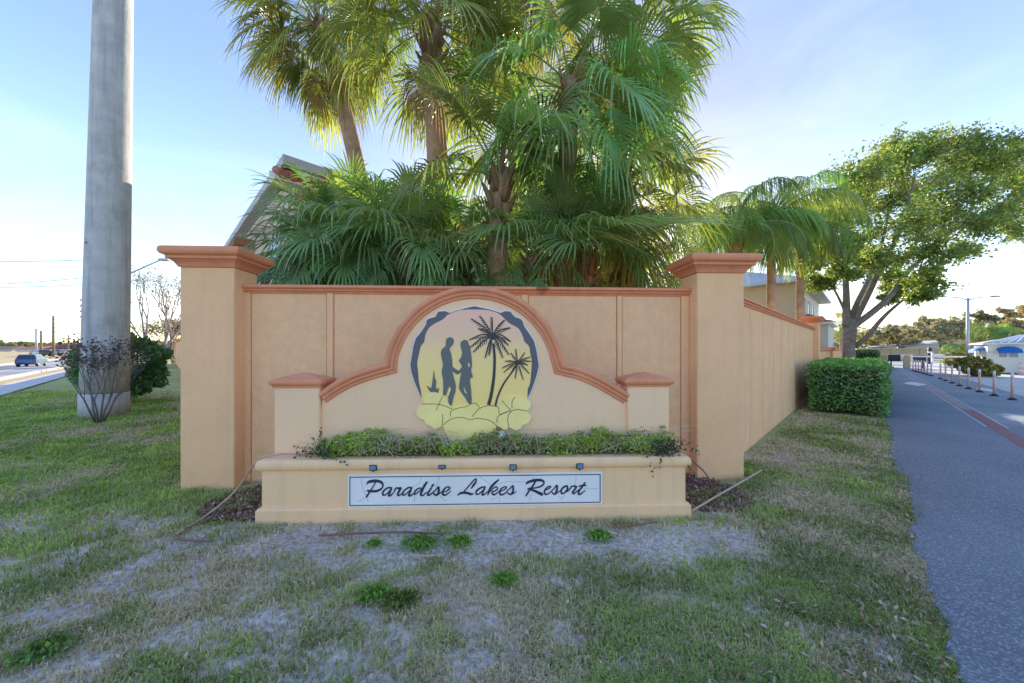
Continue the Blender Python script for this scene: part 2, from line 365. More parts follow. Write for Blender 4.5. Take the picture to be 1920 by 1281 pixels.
fld.add([(*a, 0.12), (*b_, 0.12), (*e_, 0.30), (*f_, 0.30), (*c_, 0.5), (*d_, 0.5)], [(0, 1, 2, 3), (3, 2, 4, 5)])
tag(fld.build('dry_field', M['dry']), kind='structure')

# ------------------------------------------------------------------ pillars and boundary walls
def cap_profile(z0, z1, o):
    h = z1-z0; p = [(-0.01, z0), (o*0.10, z0+h*0.02), (o*0.16, z0+h*0.10), (o*0.26, z0+h*0.22), (o*0.42, z0+h*0.32), (o*0.46, z0+h*0.36), (o*0.62, z0+h*0.37), (o*0.66, z0+h*0.40), (o*0.66, z0+h*0.53), (o*0.76, z0+h*0.54)]
    for k in range(9):
        a = -math.pi/2+math.pi*k/8; p.append((o*0.78+o*0.22*math.cos(a), z0+h*0.77+h*0.215*math.sin(a)))
    return p+[(o*0.5, z1+0.006), (-0.06, z1+0.012)]
PW, PD = 0.303, 0.40                                 # half width, depth of a pillar
def pillar(loc, rz, label, zc=2.55, zt=2.775, o=0.137, hw=PW, d=PD, group='boundary wall pillars'):
    e = empty('wall_pillar', loc, rz, label, 'pillar', group)
    MB().ring(-hw, hw, 0, d, [(0, -0.05), (0, zc+0.004)]).build('shaft', M['wall'], e, bevel=0.008)
    MB().ring(-hw, hw, 0, d, cap_profile(zc, zt, o)).build('cap', M['trim'], e)
    return e
W = Frame(-3.54, 4.12, 2.83)
pillar(W.w(0, 0), W.a, 'tall peach pillar at the left end of the sign wall, nearest the camera')
pillar(W.w(6.15, 0), W.a, 'tall peach pillar at the right end of the sign wall, nearest the drive')
def cornice(b, u0, u1, v0, v1, z0, z1, o):           # a moulded coping over a straight wall
    h = z1-z0
    b.ring(u0, u1, v0, v1, [(-0.03, z0-0.002), (o*0.12, z0), (o*0.25, z0+h*0.16), (o*0.30, z0+h*0.30), (o*0.52, z0+h*0.32), (o*0.58, z0+h*0.36), (o*0.60, z0+h*0.54), (o*0.84, z0+h*0.57), (o, z0+h*0.68), (o, z0+h*0.84), (o*0.8, z0+h*0.97), (o*0.4, z1), (-0.05, z1+0.006)])
fw = empty('sign_back_wall', W.w(0, 0), W.a, 'long peach stucco wall with terracotta coping behind the sign monument', 'wall', 'boundary walls')
MB().box(0.20, 5.95, 0.20, 0.37, -0.05, 2.30).build('core', M['wall'], fw)
bat = []
for a, b_ in ((452, 470), (613, 625), (978, 990), (1157, 1166), (1277, 1292)):
    ua, ub = W.on(0.18, a, 720)[0], W.on(0.18, b_, 720)[0]; bat.append((ua, ub))
    MB().box(ua, ub, 0.172, 0.21, 0.0, 2.285).build('batten', M['wall'], fw, bevel=0.006)
for (a, b_), (c_, d_) in zip(bat[:-1], bat[1:]):
    MB().box(b_+0.008, c_-0.008, 0.185, 0.215, 0.0, 2.29).build('wall_panel', M['wall_rough'], fw, bevel=0.004)
for ua, ub in ((0.285, 3.93), (3.935, 5.868)):
    b = MB(); cornice(b, ua, ub, 0.195, 0.375, 2.275, 2.385, 0.085); b.build('coping', M['trim'], fw)

def side_wall(p0, p1, label, panel=1.02, h=2.275, coping=(0.11, 0.085), first=0.0, name='boundary_wall'):
    p0 = Vector((*p0, 0)); p1 = Vector((*p1, 0)); d = p1-p0; L_ = d.length; rz = math.atan2(d.y, d.x)
    e = empty(name, p0, rz, label, 'wall', 'boundary walls')
    MB().box(0, L_, 0.02, 0.16, -0.05, h+0.01).build('core', M['groove'], e)
    x = -first; k = 0
    while x < L_-0.05:
        a = max(x, 0); b_ = min(x+panel, L_)
        if b_-a > 0.05:
            MB().box(a+0.010, b_-0.010, 0.0, 0.18, -0.04, h).build('wall_panel', M['wall'], e, bevel=0.006)
        x += panel
    b = MB(); cornice(b, 0, L_, 0.0, 0.18, h, h+coping[0], coping[1]); b.build('coping', M['trim'], e)
    return e
side_wall((2.78, 4.70), (10.92, 12.85), 'long peach wall of narrow panels running back beside the drive', first=0.42)
pillar((11.12, 12.83, 0), R(45), 'peach pillar far along the drive wall, behind the clipped hedge')
side_wall((11.45, 13.42), (16.6, 18.5), 'low peach wall past the second drive pillar, ending at the big tree', h=1.50, coping=(0.13, 0.10))
pillar((16.9, 18.65, 0), R(45), 'short peach pier partway along the low wall by the big tree', zc=1.52, zt=1.70, o=0.12, hw=0.28)
side_wall((17.2, 19.15), (24.5, 26.4), 'low peach wall behind the big tree trunk', h=1.50, coping=(0.13, 0.10))
LP = [(-3.62, 4.36), (-10.25, 11.4), (-20.9, 22.5), (-37.1, 39.0)]
names = ['peach pillar just behind the left sign pillar along the street wall', 'third peach pillar back along the street wall', 'farthest peach pillar at the end of the street wall']
wn_ = ['first stretch of peach wall running back from the left sign pillar', 'second stretch of peach street wall beyond the next pillar', 'farthest stretch of peach street wall']
for i in range(3):
    a = Vector(LP[i]); b_ = Vector(LP[i+1]); d = (a-b_).normalized(); n_ = Vector((-d.y, d.x))
    o_ = n_*0.10
    side_wall(b_+d*0.25+o_, a-d*(0.35 if i == 0 else 0.25)+o_, wn_[i], panel=1.9)
    pillar((b_.x, b_.y, 0), math.atan2(d.y, d.x), names[i])

# ------------------------------------------------------------------ sign monument
MF = Frame(-2.39, 3.30, 1.80)
mon = empty('sign_monument', MF.w(0, 0), MF.a, 'peach entrance sign with arched back, two capped piers and planter ledge', 'sign monument')
MB().ring(0.0, 4.125, 0.0, 0.60, [(0, -0.05), (0, 0.088), (-0.012, 0.105), (-0.035, 0.112)]).build('plinth', M['planter'], mon)
# planter box with an open soil trough
b = MB(); b.ring(0.035, 4.09, 0.035, 0.58, [(0, 0.10), (0, 0.462)], cap_top=True); b.build('planter_box', M['planter'], mon, bevel=0.006)
lp = [(-0.02, 0.452), (0.01, 0.455)]
for k in range(9):
    a = -math.pi/2+math.pi*k/8; lp.append((0.008+0.030*math.cos(a), 0.508+0.051*math.sin(a)))
lp += [(-0.05, 0.562)]
MB().ring(0.035, 4.09, 0.035, 0.58, lp).build('ledge', M['planter'], mon)
MB().ring(0.50, 3.70, 0.10, 0.27, [(0, 0.55), (-0.02, 0.585)]).build('soil', mat('planter_soil', (0.12, 0.085, 0.06), 0.98, 0.3, 20, 0.9, 40, 0.1), mon)
def pier(u0, u1):
    MB().ring(u0, u1, 0.25, 0.50, [(0, 0.55), (0, 1.218)]).build('pier', M['sign_wall'], mon, bevel=0.008)
    pr = [(-0.01, 1.212), (0.012, 1.215), (0.014, 1.236), (0.022, 1.238)]
    for k in range(7):
        a = -math.pi/2+math.pi*0.95*k/6; pr.append((0.018+0.020*math.cos(a), 1.268+0.030*math.sin(a)))
    b = MB(); b.ring(u0, u1, 0.25, 0.50, pr, cap_top=False)
    n = len(b.v); w = (u1-u0)/2; cxm = (u0+u1)/2
    b.add([(cxm, 0.375, 1.362)], []); 
    for k in range(4): b.f.append([n-4+k, n-4+(k+1) % 4, n]); b.sm.append(False)
    b.build('pier_cap', M['trim'], mon)
PU = [MF.on(0.25, 514, 760)[0], MF.on(0.25, 599, 760)[0], MF.on(0.25, 1177, 760)[0], MF.on(0.25, 1255, 760)[0]]
pier(PU[0], PU[1]); pier(PU[2], PU[3])
AV = 0.29                                            # front plane of the arched wall
A2 = lambda px, py: MF.on(AV, px, py)
lft = smooth_path([A2(599, 736), A2(627, 717), A2(661, 700), A2(700, 687), A2(722, 681)], 5)
rgt = smooth_path([A2(1058, 682), A2(1087, 689), A2(1119, 702), A2(1153, 721), A2(1180, 737)], 5)
cu, cz = A2(890, 707); rr = (A2(1060, 707)[0]-A2(720, 707)[0])/2
a0 = math.atan2(lft[-1][1]-cz, lft[-1][0]-cu); a1 = math.atan2(rgt[0][1]-cz, rgt[0][0]-cu)
arc = [(cu+rr*math.cos(a0+(a1-a0)*k/40), cz+rr*math.sin(a0+(a1-a0)*k/40)) for k in range(1, 40)]
path = [np.array(p) for p in lft]+[np.array(p) for p in arc]+[np.array(p) for p in rgt]
def offs(path, d):                                   # mitred inward (right-hand, i.e. downward) offset
    out = []
    for i, p in enumerate(path):
        t1 = path[i]-path[i-1] if i else path[1]-path[0]; t2 = path[i+1]-path[i] if i < len(path)-1 else t1
        t1 = t1/np.linalg.norm(t1); t2 = t2/np.linalg.norm(t2)
        n1 = np.array((t1[1], -t1[0])); n2 = np.array((t2[1], -t2[0])); m = n1+n2; m = m/np.linalg.norm(m)
        out.append(p+m*d/max(0.45, m.dot(n1)))
    return out
body = [tuple(p) for p in offs(path, 0.05)]
poly = body+[(PU[2]+0.02, 0.56), (PU[1]-0.02, 0.56)]
MB().prism(poly, AV, AV+0.14).build('arch_wall', M['sign_wall'], mon)
prof = [(0.0, -0.15), (-0.006, -0.10), (-0.006, 0.0), (0.002, 0.028), (0.016, 0.042), (0.034, 0.044), (0.050, 0.036), (0.056, 0.024), (0.060, 0.018), (0.064, 0.026), (0.072, 0.032), (0.084, 0.030), (0.092, 0.020), (0.096, 0.012), (0.100, 0.010), (0.104, 0.016), (0.118, 0.016), (0.126, 0.006), (0.130, -0.01)]
rows = [offs(path, d) for d, f in prof]; n = len(path); V = []; Fq = []
for (d, f), row in zip(prof, rows): V += [(p[0], AV-f, p[1]) for p in row]
for i in range(len(prof)-1):
    for k in range(n-1): Fq.append((i*n+k, (i+1)*n+k, (i+1)*n+k+1, i*n+k+1))
me = np_mesh('arch_moulding', V, Fq, M['trim'], True); link('arch_moulding', me, mon)

# round logo panel: layered cut-out boards fixed to the arched wall
LG = empty('logo_panel', MF.w(0, AV), MF.a, 'round cut-out sunset logo with couple and palm silhouettes on the arch', 'sign')
Z2 = lambda x, y: MF.on(AV, 760+x/4.927, 560+y/4.927)
tp = lambda pts, n=3: [tuple(p) for p in smooth_path([Z2(*p) for p in pts], n)]
def board(name, pts, y0, y1, m, parent=LG): return MB().prism(pts, y0, y1).build(name, m, parent)
ringL = [(640,72),(560,90),(480,112),(412,135),(370,118),(310,122),(292,150),(280,172),(225,185),(203,200),(196,240),(150,310),(100,370),(80,440),(62,540),(52,610),(62,680),(90,770),(125,850),(150,910),(180,965)]
ringR = [(640,72),(720,90),(800,108),(880,135),(920,118),(970,122),(992,150),(1010,172),(1060,188),(1082,210),(1095,255),(1140,320),(1182,385),(1205,460),(1222,560),(1230,620),(1215,690),(1190,770),(1160,850),(1130,915)]
clouds = [(1120,920),(1150,940),(1162,975),(1145,1015),(1110,1030),(1150,1065),(1160,1105),(1130,1145),(1085,1160),(1060,1195),(1015,1212),(955,1180),(915,1215),(880,1185),(840,1160),(830,1215),(815,1290),(560,1330),(400,1290),(375,1220),(350,1165),(320,1185),(280,1200),(235,1165),(195,1150),(175,1110),(135,1100),(108,1060),(125,1005),(165,975),(178,960)]
outer = ringR+clouds+ringL[::-1][1:-1]
oc = np.array((645.0, 640.0)); grown = [tuple(np.array(p)+(np.array(p)-oc)/np.linalg.norm(np.array(p)-oc)*9) for p in outer]
pm = lambda name, r, g, b_, **k: mat(name, srgb(r, g, b_), k.pop('rough', 0.6), k.pop('var', 0.05), 6, **k)
M['slate'] = pm('slate_grey_print', 104, 100, 104); M['teal'] = pm('blue_grey_print', 108, 110, 106)
M['palmprint'] = pm('charcoal_print', 70, 66, 68); M['cloud'] = pm('pale_yellow_print', 255, 230, 145); M['line'] = pm('olive_line_print', 140, 132, 78)
board('backing', [Z2(*p) for p in grown], -0.016, 0.004, M['white'])
board('rock_ring', [Z2(*p) for p in outer], -0.022, -0.012, M['slate'])
inner = [(650,104),(750,108),(850,135),(910,180),(960,230),(1040,275),(1080,340),(1100,400),(1140,440),(1150,500),(1165,570),(1160,680),(1150,780),(1128,840),(1125,920),(1100,1010),(700,1060),(300,1010),(175,960),(150,850),(130,760),(125,680),(115,600),(130,520),(150,440),(180,400),(190,340),(225,270),(290,225),(350,195),(400,150),(500,112),(570,104)]
g = bpy.data.materials.new('sunset_print'); g.use_nodes = True; nt = g.node_tree; bs = nt.nodes['Principled BSDF']; bs.inputs['Roughness'].default_value = 0.6
tcn = nt.nodes.new('ShaderNodeTexCoord'); sx = nt.nodes.new('ShaderNodeSeparateXYZ'); rp = nt.nodes.new('ShaderNodeValToRGB'); mrn = nt.nodes.new('ShaderNodeMapRange')
mrn.inputs[1].default_value = Z2(640, 960)[1]; mrn.inputs[2].default_value = Z2(640, 105)[1]
nt.links.new(tcn.outputs['Object'], sx.inputs[0]); nt.links.new(sx.outputs[2], mrn.inputs[0]); nt.links.new(mrn.outputs[0], rp.inputs[0]); nt.links.new(rp.outputs[0], bs.inputs['Base Color'])
rp.color_ramp.elements[0].color = (*srgb(255, 220, 128), 1); rp.color_ramp.elements[1].color = (*srgb(246, 190, 160), 1)
e1 = rp.color_ramp.elements.new(0.5); e1.color = (*srgb(252, 216, 140), 1); e2 = rp.color_ramp.elements.new(0.75); e2.color = (*srgb(244, 198, 158), 1)
board('sunset_panel', tp(inner), -0.026, -0.018, g)
man = [(415,355),(445,370),(452,400),(440,430),(420,450),(412,475),(425,500),(432,540),(438,580),(440,625),(470,650),(498,670),(496,695),(470,695),(440,672),(452,730),(470,800),(465,860),(448,910),(432,985),(405,975),(400,920),(395,880),(418,830),(412,810),(395,840),(380,890),(352,885),(355,820),(352,740),(340,690),(345,640),(352,610),(340,550),(332,500),(345,465),(375,440),(378,400),(385,370)]
wom = [(545,380),(575,388),(588,420),(598,450),(608,490),(615,550),(618,620),(610,660),(622,705),(625,728),(608,728),(600,760),(608,820),(612,880),(614,960),(585,965),(560,920),(530,880),(500,830),(502,780),(512,720),(520,680),(505,690),(490,685),(505,655),(525,630),(520,610),(500,580),(498,570),(515,545),(528,505),(520,470),(512,430),(516,400)]
board('figure_silhouette', tp(man, 2), -0.031, -0.022, M['teal'])
board('figure_silhouette', tp(wom, 2), -0.031, -0.022, M['teal'])
for sl in ([(582,590),(592,600),(598,625),(590,632),(582,612)], [(545,810),(552,840),(572,872),(562,872),(546,845)], [(418,812),(425,835),(408,880),(400,905),(395,880),(408,840)]):
    board('gap_highlight', [Z2(*p) for p in sl], -0.0335, -0.029, M['cloud'])
board('rock_silhouette', [Z2(*p) for p in [(268,655),(278,735),(290,755),(288,820),(300,835),(318,820),(305,878),(235,862),(200,800),(228,818),(245,822),(258,745)]], -0.031, -0.022, M['teal'])
def ribbon(b, pts, y0, y1, conv, n=5):               # pts (x, y, width) in traced pixels -> thick ribbon
    sp = smooth_path(pts, n); L_ = []; Rr = []; wk = 1.02 if conv is not Z2 else 1.0
    for i, p in enumerate(sp):
        d = sp[min(i+1, len(sp)-1)][:2]-sp[max(i-1, 0)][:2]; d = d/max(np.linalg.norm(d), 1e-6); nn = np.array((-d[1], d[0])); h = max(p[2], 1)/2*wk
        L_.append(conv(*(p[:2]+nn*h))); Rr.append(conv(*(p[:2]-nn*h)))
    m = len(sp)
    v = [(q[0], y0, q[1]) for q in L_]+[(q[0], y0, q[1]) for q in Rr]+[(q[0], y1, q[1]) for q in L_]+[(q[0], y1, q[1]) for q in Rr]
    f = []
    for i in range(m-1):
        f += [(i, i+1, m+i+1, m+i), (i, 2*m+i, 2*m+i+1, i+1), (m+i, m+i+1, 3*m+i+1, 3*m+i)]
    f += [(0, m, 3*m, 2*m), (m-1, 3*m-1, 4*m-1, 2*m-1)]
    b.add(v, f)
def discs(b, pts, y0, y1, conv):
    for x, y, w in pts:
        b.prism([conv(x+w/2*math.cos(t), y+w/2*math.sin(t)) for t in np.linspace(0, 2*math.pi, 13)[:-1]], y0, y1)
def palm_print(cx, cy, trunk, tips, s, parent=LG):
    o = MB(); ribbon(o, trunk, -0.030, -0.022, Z2)
    discs(o, [(cx, cy, 62*s), (cx-25*s, cy-6*s, 45*s), (cx+25*s, cy, 48*s)], -0.0305, -0.022, Z2)
    for k, (tx, ty, bend) in enumerate(tips):
        a = np.array((cx, cy), float); t = np.array((tx, ty), float); mid = (a+t)/2+np.array((0, -bend*s))
        q = [a, a*0.4+mid*0.6+np.array((0, -bend*0.2*s)), mid, mid*0.4+t*0.6, t]
        ribbon(o, [(*p, w*s) for p, w in zip(q, (16, 12, 11, 9, 3))], -0.031-0.0001*k, -0.022, Z2, 3)
        for i in range(7):                            # leaflets hanging off the frond
            u = 0.3+0.1*i; p = a*(1-u)**2+2*mid*u*(1-u)+t*u*u; dirn = (t-a)/np.linalg.norm(t-a)
            side = np.array((-dirn[1], dirn[0])); side = side if side[1] > 0 else -side
            e = p+side*26*s*(1.15-u*0.6)+dirn*20*s
            ribbon(o, [(*p, 9*s), (*((p+e)/2), 7*s), (*e, 2*s)], -0.0306, -0.022, Z2, 2)
    return o.build('palm_silhouette', M['palmprint'], parent)
palm_print(805, 350, [(770,978,30),(795,880,30),(818,720,26),(825,560,24),(815,420,22)],
           [(610,185,18),(690,158,15),(803,172,0),(915,195,20),(968,268,22),(680,275,14),(590,380,30),(590,455,30),(625,495,24),(735,550,26),(770,525,14),(905,550,26),(960,520,34),(975,395,34),(955,430,30)], 1.0)
palm_print(1035, 590, [(832,985,18),(855,900,17),(905,790,16),(975,690,14),(1030,610,14)],
           [(975,500,8),(1022,465,6),(1100,495,0),(1155,535,12),(1160,575,14),(920,575,14),(890,640,16),(905,680,14),(1010,740,14),(1090,750,16),(1145,690,18),(1130,610,10),(970,690,8)], 0.66)
board('cloud_board', [Z2(*p) for p in [(p[0], p[1]) for p in clouds]]+[Z2(*p) for p in [(185,905),(225,862),(290,862),(370,895),(400,960),(440,1010),(470,995),(560,985),(640,958),(690,990),(760,985),(860,995),(930,915),(990,895),(1050,895)]], -0.036, -0.026, M['cloud'])
for ln in ([(165,970),(240,968),(330,975),(440,1015)], [(350,895),(320,960),(290,1025)], [(355,1160),(420,1110),(510,1090),(600,1112)], [(600,1112),(680,1100),(780,1120),(840,1160)], [(345,1165),(352,1100),(345,1060)],
           [(420,1085),(430,1030),(500,1005),(560,995)], [(620,1085),(680,1015),(760,985),(840,990)], [(560,995),(640,960),(690,1000)], [(865,1060),(862,1010),(840,985)], [(845,1140),(860,1080),(960,1032)], [(955,1180),(945,1110),(965,1050),(1020,1020),(1110,1030)], [(895,940),(930,980),(975,1025)], [(985,1010),(985,950),(1010,905)], [(870,1065),(940,1040),(975,1030)]):
    o = MB(); ribbon(o, [(*p, 7) for p in ln], -0.0375, -0.034, Z2, 5); o.build('cloud_line', M['line'], LG)

# name board
NV = 0.035
NB = empty('name_board', MF.w(0, NV), MF.a, 'white rectangular board lettered with the resort name in navy script', 'sign')
bu0, bz1 = MF.on(NV, 653, 888); bu1, bz0 = MF.on(NV, 1129, 947)
bz1 = (bz1+MF.on(NV, 1129, 886)[1])/2; bz0 = (MF.on(NV, 653, 949)[1]+bz0)/2
M['board'] = mat('white_sign_face', (0.84, 0.80, 0.74), 0.45, 0.04, 3, dirt=(0.55, 0.58, 0.60), dscale=5, damt=0.25)
MB().box(bu0, bu1, -0.014, 0.002, bz0, bz1).build('board', M['board'], NB, bevel=0.003)
iu0, iu1, iz0, iz1 = bu0+0.018, bu1-0.020, bz0+0.018, bz1-0.018; w = 0.0075
for q in ((iu0, iu1, iz0, iz0+w), (iu0, iu1, iz1-w, iz1), (iu0, iu0+w, iz0+w, iz1-w), (iu1-w, iu1, iz0+w, iz1-w)):
    MB().box(q[0], q[1], -0.017, -0.012, q[2], q[3]).build('border_line', M['navy'], NB)
M['crack'] = mat('crack_line', (0.36, 0.40, 0.44), 0.8, 0.1)
cr = lambda x, y: MF.on(NV-0.0145, 640+x/3.84, 860+y/3.84)
for ln in ([(145,128),(150,200),(175,260),(195,312)], [(120,312),(165,285),(190,262)], [(580,125),(560,175),(520,200),(505,230)], [(527,262),(528,312)], [(712,128),(695,170),(680,200)], [(715,275),(755,305)], [(1000,125),(1020,150),(1050,165),(1080,200)], [(1135,185),(1190,165),(1330,170)], [(1138,262),(1138,308)], [(1385,130),(1378,150)], [(1375,255),(1350,305)], [(1690,128),(1685,180),(1660,205)], [(1745,218),(1850,216)], [(1560,265),(1590,285),(1605,262)], [(1590,285),(1585,305)], [(1075,300),(1130,275)]):
    o = MB(); ribbon(o, [(*p, 2.4) for p in ln], -0.0155, -0.012, cr, 4); o.build('crack', M['crack'], NB)
WORDS = {
 (11.294, 680): [
  [(275,168,24),(200,290,26),(140,380,34),(85,468,36)],
  [(78,207,8),(130,155,52),(220,135,62),(320,135,58),(400,165,50),(430,215,34),(425,260,28),(380,310,40),(300,345,46),(200,352,46),(130,345,48),(92,335,18)],
  [(605,270,24),(540,278,34),(480,312,34),(430,370,36),(432,425,36),(470,432,30),(530,385,22),(600,310,24)], [(608,285,40),(578,370,40),(552,430,40),(582,446,34),(640,395,22),(690,325,22)],
  [(675,330,24),(715,280,30),(750,288,32),(805,285,44),(780,335,42),(748,400,40),(752,440,36),(790,430,26),(850,380,18)],
  [(1035,270,28),(970,275,30),(900,320,30),(855,375,34),(850,425,34),(890,428,28),(950,380,20),(1030,305,24)], [(1032,285,38),(1003,370,38),(978,430,40),(1010,446,34),(1080,400,22),(1115,355,20)],
  [(1265,288,24),(1200,285,26),(1140,320,34),(1102,370,34),(1100,412,32),(1130,405,24),(1200,350,20),(1260,295,22)], [(1360,158,36),(1310,230,46),(1268,320,44),(1234,400,42),(1242,436,38),(1290,430,28),(1355,368,18)],
  [(1455,282,32),(1410,350,38),(1378,410,40),(1400,436,34),(1460,400,22),(1505,350,16)], [(1468,248,36),(1482,228,44),(1498,210,34)],
  [(1500,372,18),(1560,310,24),(1605,255,30),(1612,300,40),(1612,360,44),(1592,410,44),(1550,432,36),(1498,398,24)], [(1560,432,30),(1640,390,20),(1705,345,18)],
  [(1695,372,20),(1770,350,22),(1830,305,30),(1842,268,28),(1800,256,24),(1740,292,30),(1697,360,36),(1700,415,40),(1740,432,34),(1800,400,24),(1866,346,14)]],
 (14.77, 850): [
  [(498,375,30),(560,290,56),(622,200,46),(636,130,34),(602,125,30),(500,232,36),(400,350,36),(295,465,34)], [(125,565,30),(200,512,58),(300,500,62),(400,512,66),(490,540,60),(568,522,14)],
  [(885,338,30),(800,345,40),(700,400,44),(632,470,44),(640,540,40),(690,542,32),(770,480,26),(865,395,28)], [(874,350,44),(832,450,44),(797,540,46),(830,562,40),(900,510,26),(975,445,22)],
  [(1255,142,34),(1150,230,56),(1050,340,60),(990,440,50),(958,550,36)], [(968,515,26),(1060,420,30),(1140,352,30),(1210,342,30),(1218,400,34),(1150,452,30),(1080,470,32),(1080,520,44),(1120,556,44),(1180,530,30),(1265,465,20)],
  [(1265,462,24),(1380,432,26),(1452,382,32),(1472,340,32),(1420,335,30),(1330,390,40),(1287,470,44),(1300,540,46),(1350,556,40),(1440,510,26),(1505,448,20)],
  [(1480,462,22),(1570,380,28),(1645,305,34),(1658,370,48),(1652,440,50),(1622,520,50),(1570,546,40),(1496,498,26)], [(1590,552,36),(1660,520,26),(1740,462,16)]],
 (14.77, 980): [
  [(92,264,20),(140,215,60),(230,180,70),(350,155,74),(470,150,70),(560,172,58),(590,222,44),(560,282,44),(480,332,42),(380,360,36),(280,378,36),(190,388,58),(138,402,30)], [(350,195,44),(290,300,46),(230,380,46),(150,490,44),(92,588,36)], [(180,400,46),(280,430,56),(400,480,70),(528,542,84)],
  [(612,432,24),(700,402,26),(768,352,34),(772,326,30),(720,324,30),(650,380,38),(602,460,42),(612,520,46),(650,546,42),(730,510,28),(805,446,22)],
  [(795,455,24),(870,380,28),(944,295,38),(956,360,50),(942,440,50),(912,510,50),(870,542,44),(806,486,30)], [(890,542,34),(960,500,24),(1045,436,20)],
  [(1235,308,36),(1160,330,44),(1090,390,44),(1062,460,44),(1082,520,42),(1130,516,36),(1200,460,40),(1242,390,48),(1232,325,40)], [(1180,480,24),(1260,450,22),(1335,365,24)],
  [(1295,408,26),(1350,330,36),(1385,320,36),(1482,330,50),(1432,420,46),(1387,480,46),(1400,526,44),(1450,500,28),(1535,425,20)],
  [(1728,220,36),(1640,340,44),(1560,450,46),(1542,520,46),(1580,546,42),(1650,500,28),(1724,440,18)], [(1555,320,30),(1640,302,36),(1745,298,40)]]}
for (sc_, ox), strokes in WORDS.items():
    conv = lambda x, y: MF.on(NV-0.014, ox+x/sc_, 890+y/sc_)
    o = MB()
    for k, s_ in enumerate(strokes):
        y0 = -0.0185-0.00012*k
        ribbon(o, s_, y0, -0.012, conv, 6); discs(o, [s_[0], s_[-1]], y0-0.00005, -0.012, conv)
    o.build('script_lettering', M['navy'], NB)

# small flood lights clipped on the ledge
for px, py, lb in ((700, 877, 'leftmost small black flood light on the planter ledge'), (829, 875, 'small flood light tipped flat, second from left on the ledge'), (962, 876, 'small black flood light on the ledge, third from left'), (1087, 874, 'rightmost small black flood light on the planter ledge')):
    u_, z_ = MF.on(0.0, px, py)
    e = empty('flood_light', MF.w(u_, -0.008, z_), MF.a, lb, 'light', 'flood lights on the planter ledge')
    h = 0.028 if px != 829 else 0.018
    MB().ring(-0.034, 0.034, -0.006, 0.024, [(0, -h), (0, h)]).build('housing', M['dark'], e, bevel=0.004)
    MB().box(-0.027, 0.027, -0.009, -0.005, -h+0.010, h-0.004).build('lens', mat('flood_lens', (0.16, 0.24, 0.33), 0.15, 0.05, spec=0.6), e)
    MB().box(-0.006, 0.006, 0.0, 0.05, -h-0.012, -h+0.002).build('bracket', M['dark'], e)
    MB().tube([(0.0, 0.03, h-0.01), (0.0, 0.06, h+0.02), (0.01, 0.10, h+0.01)], 0.004, 5).build('cable', M['dark'], e)

# ------------------------------------------------------------------ foliage tools
def leaf_mesh(name, C, size, m, up=0.35, asp=0.5, seed=1, var=0.35, cols=None, fold=0.18):
    r = np.random.default_rng(seed); C = np.asarray(C, float); n = len(C)
    d = r.normal(size=(n, 3)); d /= np.linalg.norm(d, axis=1)[:, None]
    nn = r.normal(size=(n, 3)); nn[:, 2] += up*3; nn -= d*np.sum(nn*d, 1)[:, None]; nn /= np.linalg.norm(nn, axis=1)[:, None]
    s = np.cross(d, nn); L_ = size*(1+var*r.uniform(-1, 1, n))[:, None]; w = L_*asp/2
    base = C-d*L_/2; tip = C+d*L_/2; mid = C-d*L_*0.06
    V = np.stack([base, mid+s*w+nn*w*fold*2, tip, mid-s*w+nn*w*fold*2], 1).reshape(-1, 3)
    i = np.arange(n)*4; Fq = np.concatenate([np.stack([i, i+1, i+2], -1), np.stack([i, i+2, i+3], -1)])
    c = None
    if cols is not None: c = np.repeat(cols, 4, axis=0)
    return np_mesh(name, V, Fq, m, False, c)
def leaf_cols(n, base, r, spread=0.3, yellow=None, ymix=0.0):
    c = np.array(base)*(1+spread*r.uniform(-1, 1, (n, 1)))
    c = c*(1+0.10*r.uniform(-1, 1, (n, 3)))
    if yellow is not None:
        k = (r.random(n) < ymix)[:, None]; c = np.where(k, np.array(yellow)*(1+spread*r.uniform(-1, 1, (n, 1))), c)
    return np.clip(c, 0.005, 1)
M['leaf'] = mat('tree_leaf', (1, 1, 1), 0.5, 0.05, 3, attr=True, transl=0.38, tcol=(1.25, 1.2, 0.6), spec=0.4)
M['leaf_far'] = mat('far_leaf', (1, 1, 1), 0.8, 0.05, 1, attr=True, transl=0.30, tcol=(1.15, 1.1, 0.7), spec=0.1)
M['hedge'] = mat('hedge_leaf', (1, 1, 1), 0.38, 0.05, 3, attr=True, transl=0.18, tcol=(1.2, 1.2, 0.5), spec=0.5)
M['fan'] = mat('fan_palm_leaf', (0.27, 0.335, 0.095), 0.40, 0.2, 2.5, objvar=0.42, transl=0.48, tcol=(1.2, 1.12, 0.55), spec=0.5)
M['fan_blue'] = mat('young_fan_palm_leaf', (0.22, 0.355, 0.135), 0.34, 0.2, 2.5, objvar=0.38, transl=0.40, tcol=(1.35, 1.3, 0.45), spec=0.6)
M['fan_dry'] = mat('dry_fan_leaf', (0.34, 0.25, 0.14), 0.85, 0.2, 3, objvar=0.25, transl=0.3)
M['petiole'] = mat('palm_stalk', (0.25, 0.29, 0.09), 0.5, 0.15, 4)
M['queen'] = mat('feather_palm_leaf', (0.23, 0.345, 0.105), 0.45, 0.12, 2, objvar=0.35, transl=0.5, tcol=(1.4, 1.3, 0.5), spec=0.4)
M['trunk'] = mat('palm_trunk', (0.44, 0.28, 0.18), 0.95, 0.25, 5, 0.9, 22, 0.1, dirt=(0.20, 0.12, 0.08), dscale=4, damt=0.6)
M['boot'] = mat('palm_leaf_base', (0.32, 0.19, 0.11), 0.9, 0.2, 6, 0.5, 30, 0.1)

